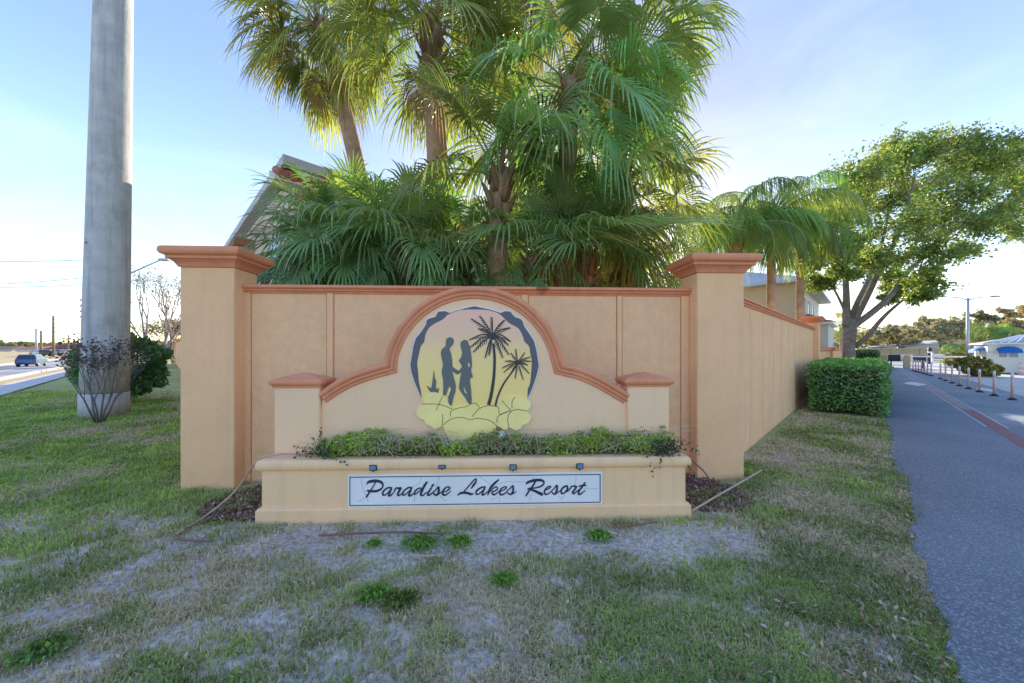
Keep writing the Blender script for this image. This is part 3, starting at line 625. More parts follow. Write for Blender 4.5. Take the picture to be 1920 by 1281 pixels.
def fan_frond(el, seed, pet=1.0, rb=0.95, nseg=48, spread=148, droop=1.0, m='fan'):
    r = random.Random(seed); d = Vector((math.cos(el), 0, math.sin(el))); pts = []
    for k in range(7):
        s = k/6; pts.append(d*pet*s+Vector((0, 0, -1))*pet*0.16*s*s*math.cos(el))
    d1 = (pts[-1]-pts[-2]).normalized(); d1 = (d1+Vector((0, 0, -0.22*droop))).normalized()
    side = Vector((0, 1, 0)); nrm = d1.cross(side); nrm = -nrm if nrm.z < 0 and el > -0.9 else nrm
    b = MB(); b.tube(pts, [0.022, 0.017, 0.015, 0.013, 0.012, 0.011, 0.010], 5); nf = len(b.f)
    hub = pts[-1]; tw = r.uniform(-0.25, 0.25)
    side = (side*math.cos(tw)+nrm*math.sin(tw)).normalized(); nrm = d1.cross(side) if d1.cross(side).dot(nrm) > 0 else -d1.cross(side)
    st_ = [0.03, 0.22, 0.42, 0.62, 0.80, 0.92, 1.0]; dphi = 2*R(spread)/nseg
    for i in range(nseg):
        ph = R(-spread)+dphi*(i+0.5); c = math.cos(ph); s = math.sin(ph)
        base = hub+d1*rb*0.24*max(0, c)**1.5+Vector((0, 0, -0.04*rb*max(0, c)))
        dr = d1*c+side*s+nrm*(0.42*abs(s)-0.10*c); dr.normalize()
        lat = nrm.cross(dr).normalized(); ln = rb*(0.80+0.16*c)*r.uniform(0.88, 1.08); dp = droop*r.uniform(0.35, 0.85)*(0.75+0.5*abs(s)); kink = r.uniform(0.45, 0.7)
        v = []
        for t in st_:
            w = ln*min(t, 0.42)*dphi*0.53*(1 if t <= 0.42 else max(0.02, (1-t)/0.58)**0.62)
            g = dp*max(0, t-kink*0.5)**1.9*ln*1.5
            p = base+dr*ln*t+Vector((0, 0, -g))
            p = p-dr*ln*0.30*(g/ln)**1.5
            v += [p-lat*w, p+nrm*w*0.55, p+lat*w]
        f = []
        for k in range(len(st_)-1):
            a = k*3; f += [(a, a+1, a+4, a+3), (a+1, a+2, a+5, a+4)]
        b.add(v, f)
    me = b.mesh('frond', M[m]); me.materials.append(M['petiole'])
    idx = np.zeros(len(me.polygons), np.int32); idx[:nf] = 1; me.polygons.foreach_set('material_index', idx)
    return me
ELS = [78, 55, 32, 8, -18, -45, -68]
FR = {}
for kind, mm, dr_ in (('fan', 'fan', 1.0), ('young', 'fan_blue', 1.0), ('dry', 'fan_dry', 1.5)):
    for k, e in enumerate(ELS):
        FR[kind, k] = [fan_frond(R(e), 100*k+j, pet=1.05 if kind != 'young' else 0.95, rb=(0.92, 1.02)[j] if kind != 'dry' else 0.7, droop=dr_*(0.75+0.1*k), m=mm) for j in range(2)]
def fan_palm(base, lean, h, n, label, kind='fan', scale=1.0, r0=0.20, els=(78, -62), ndry=0, seed=1, group='cabbage palms behind the sign wall', skip=None):
    r = random.Random(seed); e = empty('fan_palm', base, 0, label, 'palm tree', group)
    top = Vector((lean[0], lean[1], h)); pts = []; rad = []
    K = 16
    for k in range(K+1):
        s = k/K; pts.append(Vector((lean[0]*s**1.6+0.02*math.sin(9*s+seed), lean[1]*s**1.6, -0.05+(h+0.15)*s))); rad.append(r0*(1.12-0.22*s+(0.10 if s > 0.88 else 0)+0.03*math.sin(40*s)))
    MB().tube(pts, rad, 14).build('trunk', M['trunk'], e)
    for k in range(16 if h > 1.5 else 6):              # old leaf bases round the crown
        az = k*2.4+seed; zz = h-0.02-0.055*k*(1 if h > 3 else 0.6)
        o = Vector((lean[0], lean[1], 0)); q = Vector((math.cos(az), math.sin(az), 0))
        MB().tube([o+q*r0*0.7+Vector((0, 0, zz)), o+q*r0*1.15+Vector((0, 0, zz+0.14)), o+q*(r0*1.35+0.07)+Vector((0, 0, zz+0.34))], [0.075, 0.05, 0.018], 5).build('leaf_base', M['boot'], e)
    for i in range(n+ndry):
        s = i/max(1, n-1)
        if i < n: el = els[0]+(els[1]-els[0])*s**0.85+r.uniform(-9, 9); kd = kind
        else: el = r.uniform(-68, -40); kd = 'dry'
        az = math.degrees(i*2.39996+seed)+r.uniform(-14, 14)
        if skip and skip(az % 360, el): continue
        k = min(range(len(ELS)), key=lambda q: abs(ELS[q]-el))
        o = link('frond', r.choice(FR[kd, k]), e, top+Vector((0, 0, r.uniform(-0.12, 0.12))))
        o.rotation_euler = (r.uniform(-0.16, 0.16), 0, R(az)); o.rotation_euler.rotate_axis('Y', -R(el-ELS[k])*0.8)
        sc_ = scale*r.uniform(0.86, 1.14); o.scale = (sc_, sc_, sc_)
        for _ in range(5):                            # lift a frond that would pass through the wall
            mw = np.array(Matrix.LocRotScale(o.location, o.rotation_euler, o.scale)); vv = np.empty(len(o.data.vertices)*3, np.float32); o.data.vertices.foreach_get('co', vv)
            wv = vv.reshape(-1, 3)@mw[:3, :3].T+mw[:3, 3]+np.array(base)
            if not np.any((wv[:, 2] < 2.42) & (wv[:, 1] < 4.60+0.0494*(wv[:, 0]+3.54)) & (wv[:, 1] > 4.0)): break
            o.rotation_euler.rotate_axis('Y', -R(16))
        else: bpy.data.objects.remove(o)
    return e
def at_(px, py, Y): p = P(px, py, Y); return p
def fp(px, py, Y, pxb, n, label, **k):                # crown centre at (px, py), foot below pxb
    c = P(px, py, Y); bx = (pxb-CX)/F*Y
    return fan_palm((bx, Y, 0), (c.x-bx, 0), c.z, n, label, **k)
fp(808, 48, 6.9, 832, 46, 'tall fan palm with red-brown trunk rising left of the arch', seed=3, ndry=3, scale=1.0, r0=0.205, els=(80, -30))
fp(602, 48, 9.2, 735, 46, 'leaning fan palm behind, its crown at the upper left', seed=11, ndry=6, scale=1.06, r0=0.20)
fp(970, -40, 8.6, 965, 24, 'tallest fan palm at the back, its crown cut by the top of the picture', seed=21, ndry=7, scale=1.05)
fp(1180, 60, 7.9, 1130, 38, 'tall fan palm at the right with fronds reaching over the wall end', seed=34, ndry=6, scale=1.08, els=(75, -60))
fp(935, 330, 5.9, 935, 11, 'short fan palm with forked brown leaf bases right of the arch', seed=5, scale=1.12, r0=0.17, els=(80, 0))
fp(1070, 165, 6.2, 1050, 26, 'broad fan palm hanging big green fronds right of the centre trunk', kind='young', seed=43, scale=1.22, r0=0.17, els=(62, -66))
fp(1165, 335, 6.7, 1165, 24, 'fan palm with drooping yellow-green fronds near the right pillar', seed=52, scale=1.05, r0=0.17, els=(65, -55))
for k, (px, py, Y, n, sc_, sd_, lb) in enumerate((
        (612, 478, 6.5, 26, 0.80, 61, 'low bushy fan palm at the left end, behind the left pillar'),
        (650, 468, 6.25, 36, 0.96, 62, 'dense low fan palm, second from the left over the wall'),
        (760, 470, 6.1, 36, 0.92, 63, 'low fan palm whose leaves hang over the coping left of the arch'),
        (865, 480, 6.5, 26, 0.85, 64, 'low fan palm directly behind the arch top'),
        (1005, 490, 6.1, 26, 0.9, 65, 'low fan palm over the wall right of the arch'),
        (1100, 480, 6.25, 28, 0.95, 66, 'low fan palm in the middle of the right hand wall'),
        (1180, 510, 6.4, 18, 0.72, 67, 'small yellowish low fan palm beside the right pillar'))):
    fp(px, py, Y, px, n, lb, kind='young' if k < 6 else 'fan', seed=sd_, scale=sc_*0.92, r0=0.15, els=(80, -40), group='young fan palms along the wall')

# feather palms behind the drive wall
def feather_frond(el, seed, L_=2.3):
    r = random.Random(seed); pts = []; p = Vector((0, 0, 0)); a = el; n = 16; b = MB()
    for k in range(n+1):
        pts.append(p.copy()); p = p+Vector((math.cos(a), 0, math.sin(a)))*L_/n; a -= R(3.0+0.75*k)
    b.tube(pts, [0.028*(1-0.9*k/n)+0.003 for k in range(n+1)], 4); nf = len(b.f)
    for k in range(84):
        s = 0.12+0.88*k/84; i = min(n-1, int(s*n)); q = pts[i].lerp(pts[i+1], s*n-i); d = (pts[i+1]-pts[i]).normalized()
        for sg in (-1, 1):
            ln = 0.68*(math.sin(math.pi*min(1, s*0.85+0.12))**0.6)*r.uniform(0.8, 1.15); v = []
            dr = (Vector((0, sg, 0))*r.uniform(0.5, 1.0)+d*0.55+Vector((0, 0, r.uniform(-0.2, 0.45)))).normalized(); lat = dr.cross(Vector((0, 0, 1))).normalized()
            for t, w in ((0, 0.005), (0.35, 0.010), (0.7, 0.008), (1.0, 0.002)):
                pp = q+dr*ln*t*(1-0.25*t)+Vector((0, 0, -1.15*ln*t*t)); v += [pp-lat*w, pp+lat*w]
            b.add(v, [(0, 1, 3, 2), (2, 3, 5, 4), (4, 5, 7, 6)])
    me = b.mesh('frond', M['queen']); me.materials.append(M['petiole'])
    idx = np.zeros(len(me.polygons), np.int32); idx[:nf] = 1; me.polygons.foreach_set('material_index', idx); return me
FE = [62, 38, 12]
FF = {e: [feather_frond(R(e), 7*e+j) for j in range(2)] for e in FE}
def feather_palm(px, py, Y, label, n=18, scale=1.0, seed=1, r0=0.14):
    r = random.Random(seed); c = P(px, py, Y); e = empty('feather_palm', (c.x, Y, 0), 0, label, 'palm tree', 'feather palms behind the drive wall')
    MB().tube([(0, 0, -0.05), (0, 0, c.z*0.5), (0, 0, c.z-0.9), (0, 0, c.z-0.5), (0, 0, c.z)], [r0*1.2, r0, r0*0.95, r0*1.5, r0*0.7], 12).build('trunk', M['trunk'], e)
    for k in range(9):
        az = k*2.4; q = Vector((math.cos(az), math.sin(az), 0)); zz = c.z-0.75+0.05*k
        MB().tube([q*r0*0.8+Vector((0, 0, zz)), q*r0*1.5+Vector((0, 0, zz+0.2)), q*(r0*1.5+0.12)+Vector((0, 0, zz+0.55))], [0.06, 0.045, 0.02], 5).build('leaf_base', M['boot'], e)
    for i in range(n):
        s = i/(n-1); el = 72-78*s+r.uniform(-8, 8); k = min(FE, key=lambda q: abs(q-el)); az = i*2.39996+seed
        o = link('frond', r.choice(FF[k]), e, (0, 0, c.z-0.1+0.1*r.random())); o.rotation_euler = (r.uniform(-0.2, 0.2), 0, az); o.rotation_euler.rotate_axis('Y', -R(el-k)*0.8)
        sc_ = scale*r.uniform(0.85, 1.12); o.scale = (sc_, sc_, sc_)
feather_palm(1378, 436, 11.6, 'feather palm with drooping fronds right behind the right pillar', 20, 1.1, 4)
feather_palm(1446, 412, 12.4, 'feather palm with arching fronds behind the drive wall, nearer the tree', 22, 1.15, 9)
feather_palm(1500, 425, 14.5, 'feather palm whose fronds mix into the big tree crown', 16, 1.15, 14)

# broadleaf trees
def polytube(b, pts, rad, n=7): b.tube(pts, rad, n)
def broad_tree(name, trunk, limbs, clumps, leaf, nleaf, cols, label, cat='tree', group=None, m='leaf', seed=1, twigs=5, barkm='bark', asp=0.5, flat=1.0):
    r = random.Random(seed); rn = np.random.default_rng(seed); base = Vector((trunk[0][0], trunk[0][1], 0))
    e = empty(name, base, 0, label, cat, group); sub = lambda p: Vector(p)-base
    b = MB(); b.tube([sub(t[:3]) for t in trunk], [t[3] for t in trunk], 14); b.build('trunk', M[barkm], e)
    nodes = []; lb = MB()
    for l in limbs:
        sp = smooth_path([(*p[:3], p[3]) for p in l], 4); lb.tube([sub(p[:3]) for p in sp], [p[3] for p in sp], 8)
        nodes += [(Vector(p[:3]), p[3]) for p in sp[3:]]
    if not nodes: nodes = [(Vector(t[:3]), t[3]) for t in trunk]
    LC = []
    for (c, rad) in clumps:
        c = Vector(c); q, qr = min(nodes, key=lambda n_: (n_[0]-c).length+(0.8 if n_[0].z > c.z else 0))
        mid = q.lerp(c, 0.5)+Vector((r.uniform(-.2, .2), r.uniform(-.2, .2), 0.12*(c-q).length)); r1 = max(0.012, min(qr*0.6, 0.02+0.012*(c-q).length))
        lb.tube([sub(q), sub(mid), sub(c)], [r1, r1*0.7, r1*0.35], 5)
        ends = []
        for k in range(twigs):
            dd = Vector((r.gauss(0, 1), r.gauss(0, 1), r.gauss(0.25, 0.7))).normalized()*rad*r.uniform(0.6, 1.05); dd.z *= flat
            s0 = mid.lerp(c, r.uniform(0.3, 1)); lb.tube([sub(s0), sub(s0.lerp(c+dd, 0.5)+Vector((0, 0, 0.06*rad))), sub(c+dd)], [r1*0.4, r1*0.28, r1*0.12], 4); ends.append((s0, c+dd))
        k = int(nleaf*r.uniform(0.8, 1.2)); E = np.array([[*a, *b_] for a, b_ in ends])
        pick = rn.integers(0, len(E), k); t = rn.uniform(0.25, 1.08, k)[:, None]
        pos = E[pick, :3]*(1-t)+E[pick, 3:]*t+rn.normal(size=(k, 3))*rad*0.15*np.array((1, 1, flat)); LC.append(pos-np.array(base))
    lb.build('limbs', M[barkm], e)
    LC = np.concatenate(LC); o = link('crown', leaf_mesh('crown', LC, leaf, M[m], 0.25, asp, seed, cols=leaf_cols(len(LC), cols[0], rn, 0.35, cols[1], cols[2])), e)
    return e
TY = 17.0; q = lambda px, py, r_, dy=0: (*P(px, py, TY+dy), r_)
rt = random.Random(5)
cl = []
for px, py, rp_ in ((1590,370,45),(1560,430,45),(1620,330,45),(1660,300,38),(1690,275,30),(1750,278,36),(1800,280,34),(1852,272,32),(1895,300,36),(1640,390,50),(1700,345,50),(1760,345,50),(1820,350,50),(1880,365,46),(1925,400,45),(1960,360,50),(1680,430,45),(1740,415,45),(1800,420,45),(1860,425,38),(1900,440,30),(1610,450,45),(1560,480,38),(1525,470,36),(1502,500,26),(1545,528,24),(1640,480,35),(1700,485,40),(1760,475,36),(1810,470,26),(1705,540,30),(1745,525,28),(1672,562,18),(1590,515,22),(1960,300,45),(1980,430,42),(1720,300,36),(1840,315,40),(1780,312,38),(1650,345,40),(1730,560,20),(1600,330,30),(1870,330,40),(1690,390,45),(1780,380,42),(1490,440,34),(1530,410,38),(1575,400,40),(1600,480,34),(1660,525,24)):
    dy = rt.uniform(-3.6, 3.6); cl.append((P(px+rt.uniform(-6, 6), py+rt.uniform(-6, 6), TY+dy), rp_/F*TY*1.12))
broad_tree('shade_tree', [q(1592, 725, 0.32), q(1592, 690, 0.245), q(1592, 655, 0.225), q(1593, 628, 0.25), q(1595, 600, 0.25)],
    [[q(1588,612,.17),q(1587,580,.15),q(1586,535,.12),q(1584,480,.09),q(1592,410,.04)], [q(1586,588,.06),q(1568,550,.045),q(1548,518,.03,-.5)],
     [q(1594,608,.15),q(1608,568,.13),q(1624,535,.12,.5),q(1640,495,.10,1),q(1660,430,.06,1.5),q(1670,350,.03,2)],
     [q(1598,610,.14),q(1618,572,.12,-.4),q(1636,535,.11,-.8),q(1655,495,.09,-1.2),q(1692,425,.06,-2),q(1715,330,.03,-2.5)],
     [q(1600,612,.15),q(1640,582,.14),q(1672,552,.12,.3),q(1697,515,.11,.6),q(1725,488,.10,.9),q(1765,455,.08,1),q(1810,405,.05,1),q(1860,340,.03,.5)],
     [q(1602,650,.12),q(1625,632,.10,-.5),q(1650,602,.08,-1),q(1672,580,.06,-1.4),q(1702,556,.04,-2)]],
    cl, 0.145, 1550, ((0.18, 0.285, 0.065), (0.36, 0.37, 0.105), 0.32), 'large leaning shade tree with forked grey trunk beside the drive', seed=8, twigs=12)

def round_clumps(px, py, Y, wpx, hpx, n, rpx, seed):
    r = random.Random(seed); out = []
    while len(out) < n:
        a, b_, c = r.uniform(-1, 1), r.uniform(-1, 1), r.uniform(-1, 1)
        if a*a+b_*b_+c*c > 1 or b_ < -0.55+0.3*abs(a): continue
        out.append((P(px+a*wpx, py-b_*hpx, Y+c*wpx/F*Y*0.6), rpx/F*Y*r.uniform(0.8, 1.2)))
    return out
OAK = ((0.30, 0.29, 0.16), (0.52, 0.45, 0.29), 0.5)
def oak(px, py, Y, wpx, hpx, base_px, label, n=26, seed=1, cols=OAK, lf=0.34, nl=260, fork=True):
    q2 = lambda x, y, r_: (*P(x, y, Y), r_); zg = HY+F*EYE/Y
    tw_ = max(0.12, 3.4/F*Y)
    limbs = [[q2(base_px, zg-8, tw_*.8), q2(base_px-wpx*0.12, py+hpx*0.55, tw_*.6), q2(base_px-wpx*0.40, py+hpx*0.15, tw_*.3)], [q2(base_px, zg-8, tw_*.8), q2(base_px+wpx*0.12, py+hpx*0.5, tw_*.6), q2(base_px+wpx*0.42, py+hpx*0.1, tw_*.3)], [q2(base_px, zg-8, tw_*.6), q2(base_px+wpx*0.02, py+hpx*.3, tw_*.4), q2(px, py-hpx*.3, tw_*.2)]]
    return broad_tree('oak_tree', [q2(base_px, zg+1, tw_*1.2), q2(base_px, zg-5, tw_), q2(base_px, zg-10, tw_)], limbs, round_clumps(px, py, Y, wpx, hpx, n, wpx*0.24, seed), lf, nl, cols, label, 'tree', 'oaks beyond the drive', 'leaf_far', seed, 4, asp=0.7, flat=0.7)
oak(1768, 622, 46, 72, 30, 1768, 'spreading oak with forked trunk in front of the tan wall', 34, 71)
oak(1690, 632, 60, 50, 26, 1690, 'greyish oak just right of the big trunk, behind the tan wall', 24, 72, lf=0.45)
oak(1640, 636, 66, 36, 26, 1640, 'small far oak seen beside the big trunk', 18, 73, lf=0.5)
oak(1840, 622, 75, 60, 32, 1845, 'far oak behind the lamp post', 26, 74, ((0.24, 0.26, 0.15), (0.42, 0.38, 0.25), 0.4), lf=0.5)
oak(1925, 610, 52, 55, 42, 1930, 'brown leaved oak at the right edge above the gatehouse', 30, 75, ((0.38, 0.30, 0.18), (0.55, 0.45, 0.29), 0.5), lf=0.4)
# dark conifer between the oaks
e = empty('conifer_tree', (P(1888, 680, 70).x, 70, 0), 0, 'dark pointed conifer behind the gatehouse', 'tree'); MB().tube([(0, 0, 0), (0, 0, 9)], [0.18, 0.03], 6).build('trunk', M['bark'], e)
pts = []
for k in range(13):
    z = 2.5+k*0.55
    for j in range(7):
        a = j*0.9+k; L_ = (9.4-z)*0.26
        for s in np.linspace(0.1, 1, 9): pts.append((math.cos(a)*L_*s, math.sin(a)*L_*s, z+0.25*s*s))
pts = np.repeat(np.array(pts), 4, 0)+rng.normal(size=(len(pts)*4, 3))*0.09
link('crown', leaf_mesh('crown', pts, 0.3, M['leaf_far'], 0.1, 0.4, 3, cols=leaf_cols(len(pts), (0.045, 0.065, 0.045), rng)), e)

# shrubs and hedges
def leafy_box(name, corners, h, label, n, size, cols, seed, cat='hedge', rag=0.05):   # corners: origin, u, w
    o, u, w = [Vector((*c, 0)) for c in corners]; e = empty(name, o, math.atan2(u.y, u.x), label, cat); r = np.random.default_rng(seed)
    LU, LW = u.length, w.length; sx_ = 1 if u.cross(w).z > 0 else -1
    ar = np.array([LU*h, LU*h, LW*h, LW*h, LU*LW]); k = r.choice(5, n, p=ar/ar.sum()); a = r.random(n); b_ = r.random(n); d = np.abs(r.normal(size=n))*0.07-0.03
    x = np.where(k == 0, a*LU, np.where(k == 1, a*LU, np.where(k == 2, d, np.where(k == 3, LU-d, a*LU))))
    y = np.where(k == 0, d, np.where(k == 1, LW-d, np.where(k >= 4, b_*LW, b_*LW)))
    z = np.where(k == 4, h-d, 0.08+b_*(h-0.06)); z = np.where((k == 2) | (k == 3), 0.08+a*(h-0.06), z)
    bulge = (fbm(x*2.1+y*1.3+seed, z*2.3+y, 3)-0.5)*rag*4
    x = x+np.where(k == 2, -bulge, np.where(k == 3, bulge, 0)); y = y+np.where(k == 0, -bulge, np.where(k == 1, bulge, 0)); z = z+np.where(k == 4, bulge*0.8, 0)
    x = np.clip(x, -0.1, LU+0.1)
    for ax, L_ in ((x, LU),):
        pass
    C = np.stack([x, sx_*y, z], -1)+r.normal(size=(n, 3))*0.028
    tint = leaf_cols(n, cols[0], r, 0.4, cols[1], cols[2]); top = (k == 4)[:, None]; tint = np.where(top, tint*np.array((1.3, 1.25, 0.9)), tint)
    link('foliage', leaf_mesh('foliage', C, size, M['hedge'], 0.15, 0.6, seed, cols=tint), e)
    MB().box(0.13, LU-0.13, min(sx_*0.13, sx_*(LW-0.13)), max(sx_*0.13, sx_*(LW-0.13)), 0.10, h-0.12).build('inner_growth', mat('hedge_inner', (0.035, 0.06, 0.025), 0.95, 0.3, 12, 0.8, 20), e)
    tb = MB(); rr_ = random.Random(seed)
    for i in range(26):
        p = Vector((rr_.uniform(0.1, LU-0.1), sx_*rr_.uniform(-0.04, 0.05), rr_.uniform(0.25, h-0.15))); dd = Vector((rr_.uniform(-1, 1), -sx_*0.18, rr_.uniform(-0.25, 0.5))).normalized()*rr_.uniform(0.15, 0.45)
        tb.tube([p, p+dd*0.5+Vector((0, 0, 0.03)), p+dd], [0.007, 0.005, 0.002], 4)
    tag(tb.build('bare_twigs', M['twig'], e), kind='stuff'); return e
leafy_box('clipped_hedge', ((7.72, 9.22), (0.99, -0.99), (5.0, 5.0)), 1.20, 'clipped green box hedge between the peach wall and the drive', 30000, 0.062, ((0.13, 0.33, 0.085), (0.26, 0.38, 0.10), 0.3), 3)
leafy_box('low_hedge', ((27.0, 27.9), (0.9, -0.9), (6, 6)), 1.45, 'small far hedge at the end of the drive beyond the big trunk', 5000, 0.14, ((0.08, 0.16, 0.05), (0.14, 0.19, 0.06), 0.3), 4)
def bush(loc, rx, ry, rz, n, size, cols, label, seed, name='bush', zc=None, m='hedge', group=None):
    r = np.random.default_rng(seed); e = empty(name, loc, 0, label, 'bush', group)
    d = r.normal(size=(n, 3)); d /= np.linalg.norm(d, axis=1)[:, None]
    th = np.arctan2(d[:, 1], d[:, 0]); lump = 0.72+0.75*(fbm(th*1.9+seed, d[:, 2]*2.4+seed, 3)-0.3)
    C = d*np.array((rx, ry, rz))*(lump*r.uniform(0.72, 1.06, n)**0.6)[:, None]; C[:, 2] += (zc or rz)
    C = C[C[:, 2] > 0.04]
    link('foliage', leaf_mesh('foliage', C, size, M[m], 0.2, 0.55, seed, cols=leaf_cols(len(C), cols[0], r, 0.4, cols[1], cols[2])), e)
    b = MB(); rr_ = random.Random(seed)
    for k in range(9):
        dd = Vector((rr_.uniform(-rx, rx)*0.7, rr_.uniform(-ry, ry)*0.7, (zc or rz)*rr_.uniform(0.7, 1.5))); b.tube([(0, 0, -0.03), dd*0.5+Vector((0, 0, 0.05)), dd], [0.03, 0.02, 0.008], 5)
    b.build('stems', M['bark'], e); return e
bp = P(228, 700, 10.6)
bush((bp.x, bp.y, 0), 1.18, 1.0, 1.0, 13000, 0.10, ((0.10, 0.235, 0.085), (0.28, 0.34, 0.10), 0.15), 'dense dark green bush behind the concrete pole', 31, zc=1.12)

def rec_branch(b, p, d, ln, r, depth, rn, up=0.12, nseg=3, tips=None, split=(2, 3), ang=0.5):
    pts = [p]; q_ = p.copy(); dd = d.copy()
    for k in range(nseg):
        dd = (dd+Vector((rn.gauss(0, .10), rn.gauss(0, .10), rn.gauss(up*0.3, .07)))).normalized(); q_ = q_+dd*ln/nseg; pts.append(q_.copy())
    b.tube(pts, [r*(1-0.4*k/nseg) for k in range(nseg+1)], 5 if r > 0.02 else 4, caps=False)
    if depth == 0:
        if tips is not None: tips.append((q_, dd))
        return
    for k in range(rn.randint(*split)):
        a = Vector((rn.gauss(0, 1), rn.gauss(0, 1), rn.gauss(0, .5))).normalized(); nd = (dd+a*ang*rn.uniform(0.6, 1.3)+Vector((0, 0, up))).normalized()
        s0 = pts[-1] if k < 2 else pts[-2]
        rec_branch(b, s0, nd, ln*rn.uniform(0.62, 0.85), r*0.58, depth-1, rn, up, nseg, tips, split, ang)
def bare_tree(name, loc, label, stems, ln, r, depth, seed, m='twig', leaf=None, ang=0.5, up=0.12, cat='tree', split=(2, 3)):
    rn = random.Random(seed); e = empty(name, loc, 0, label, cat); b = MB(); tips = []; tr = MB()
    for k in range(stems):
        a = 2*math.pi*k/stems+rn.uniform(-.4, .4); d = Vector((math.cos(a)*(0.34 if stems > 1 else 0.03), math.sin(a)*(0.34 if stems > 1 else 0.03), 1)).normalized(); p = Vector((math.cos(a)*0.05, math.sin(a)*0.05, -0.03)) if stems > 1 else Vector((0, 0, -0.03))
        q_ = p+d*ln; tr.tube([p, p.lerp(q_, 0.5)+Vector((rn.gauss(0, .02), rn.gauss(0, .02), 0)), q_], [r*1.2, r, r*0.85], 7)
        for j in range(3): rec_branch(b, q_ if j < 2 else p.lerp(q_, 0.75), (d+Vector((rn.gauss(0, ang*.7), rn.gauss(0, ang*.7), 0.1))).normalized(), ln*rn.uniform(.6, .85), r*.65, depth, rn, up, 3, tips, split, ang)
    tr.build('trunk', M[m], e); tag(b.build('branches', M[m], e), kind='stuff')
    if leaf and tips:
        C = np.array([t[0] for t in tips]); C = np.repeat(C, leaf[0], 0); C = C+rng.normal(size=C.shape)*leaf[1]
        tag(link('seed_heads', leaf_mesh('seed_heads', C, leaf[2], M['leaf_far'], 0.1, 0.6, seed, cols=leaf_cols(len(C), leaf[3], rng, 0.4)), e), kind='stuff')
    return e
g0 = P(186, 700, 7.75)
bare_tree('leafless_shrub', (g0.x, g0.y, 0), 'leafless multi-stemmed shrub in front of the concrete pole', 6, 0.60, 0.017, 3, 17, 'darktwig', (3, 0.05, 0.06, (0.13, 0.11, 0.10)), 0.42, 0.34, 'shrub', (2, 3))
bt = P(298, 655, 32); bare_tree('bare_tree', (bt.x, bt.y, 0), 'bare winter tree behind the street wall on the left', 3, 2.6, 0.14, 4, 23, 'twig', (3, 0.22, 0.16, (0.30, 0.22, 0.15)), 0.42, 0.30)
bt = P(318, 655, 40); bare_tree('bare_tree', (bt.x+0.5, bt.y, 0), 'lower bare tree with tan seed heads, partly behind the left pillar', 3, 1.6, 0.12, 4, 29, 'twig', (6, 0.28, 0.2, (0.33, 0.25, 0.16)), 0.6, 0.1)

# ------------------------------------------------------------------ houses
M['house'] = mat('house_stucco', (0.60, 0.50, 0.38), 0.92, 0.05, 0.8, 0.3, 50, 0.1)
M['house_tan'] = mat('tan_house_stucco', (0.56, 0.41, 0.25), 0.92, 0.05, 0.8, 0.3, 50, 0.1)
M['house_white'] = mat('white_house_stucco', (0.70, 0.64, 0.56), 0.92, 0.05, 0.8, 0.3, 50, 0.1)
M['fascia'] = mat('grey_fascia', (0.46, 0.47, 0.47), 0.7, 0.05, 2)
M['tile'] = mat('red_roof_tile', (0.40, 0.14, 0.085), 0.8, 0.18, 4, objvar=0.15)
M['glass'] = mat('window_glass', (0.22, 0.26, 0.30), 0.08, 0.05, 1, spec=0.8)
def tile_row(parent, u0, u1, v_out, v_in, z0, z1, step=0.24, name='roof_tile'):
    me = None; n = int((u1-u0)/step)
    for k in range(n):
        if me is None: me = MB().tube([(0, v_out, z0), (0, v_in, z1)], 0.115, 8).mesh(name, M['tile'])
        link(name, me, parent, (u0+step*(k+0.5), 0, 0))
def window(parent, u0, u1, v, z0, z1, n=2):
    f = MB(); t = 0.06
    for a, b_, c, d in ((u0-t, u1+t, z0-t, z0), (u0-t, u1+t, z1, z1+t), (u0-t, u0, z0, z1), (u1, u1+t, z0, z1)): f.box(a, b_, v-0.05, v+0.02, c, d)
    fo = f.build('window', M['white'], parent)
    for k in range(n):
        a = u0+(u1-u0)*k/n; MB().box(a+0.02, u0+(u1-u0)*(k+1)/n-0.02, v-0.012, v+0.02, z0+0.01, z1-0.01).build('pane', M['glass'], fo)
# left house, a two-storey block whose corner points at the camera
HA = Vector((-6.2, 9.6)); ze = 1.6+367/F*9.6
ha = empty('house', (HA.x, HA.y, 0), R(45), 'grey beige two-storey house with red tile skirt behind the left palms', 'house')
# local frame: x runs right-back, y runs left-back, the corner at the origin
MB().box(0.35, 15, 0.35, 12.0, -0.05, ze-0.30).build('walls', M['house'], ha)
MB().box(0.0, 15.3, 0.0, 12.3, ze-0.28, ze).build('roof_edge', M['fascia'], ha, bevel=0.01)
MB().box(0.33, 15.1, 0.12, 11.9, ze-0.42, ze-0.282).build('frieze', M['white'], ha)
sk = MB(); sk.add([(-0.25, -0.35, ze-0.78), (12, -0.35, ze-0.78), (12, 0.34, ze-0.42), (-0.25, 0.34, ze-0.42), (-0.25, -0.35, ze-0.86), (12, -0.35, ze-0.86), (12, 0.34, ze-0.86), (-0.25, 0.34, ze-0.86)], [(0,1,2,3),(0,4,5,1),(3,7,4,0),(4,7,6,5),(1,5,6,2)])
sk.build('tile_skirt', M['house_white'], ha); tile_row(ha, -0.2, 9.0, -0.40, 0.34, ze-0.74, ze-0.36)
MB().box(-0.15, 0.6, 6.2, 8.8, -0.05, 5.65).build('bay', M['house'], ha); MB().box(-0.32, 0.7, 6.05, 8.95, 5.65, 5.95).build('bay_roof', M['tile'], ha, bevel=0.02)
window(ha, 2.0, 3.4, 0.35, 3.8, 5.3); window(ha, 6.0, 7.4, 0.35, 3.8, 5.3)
wy = MB()
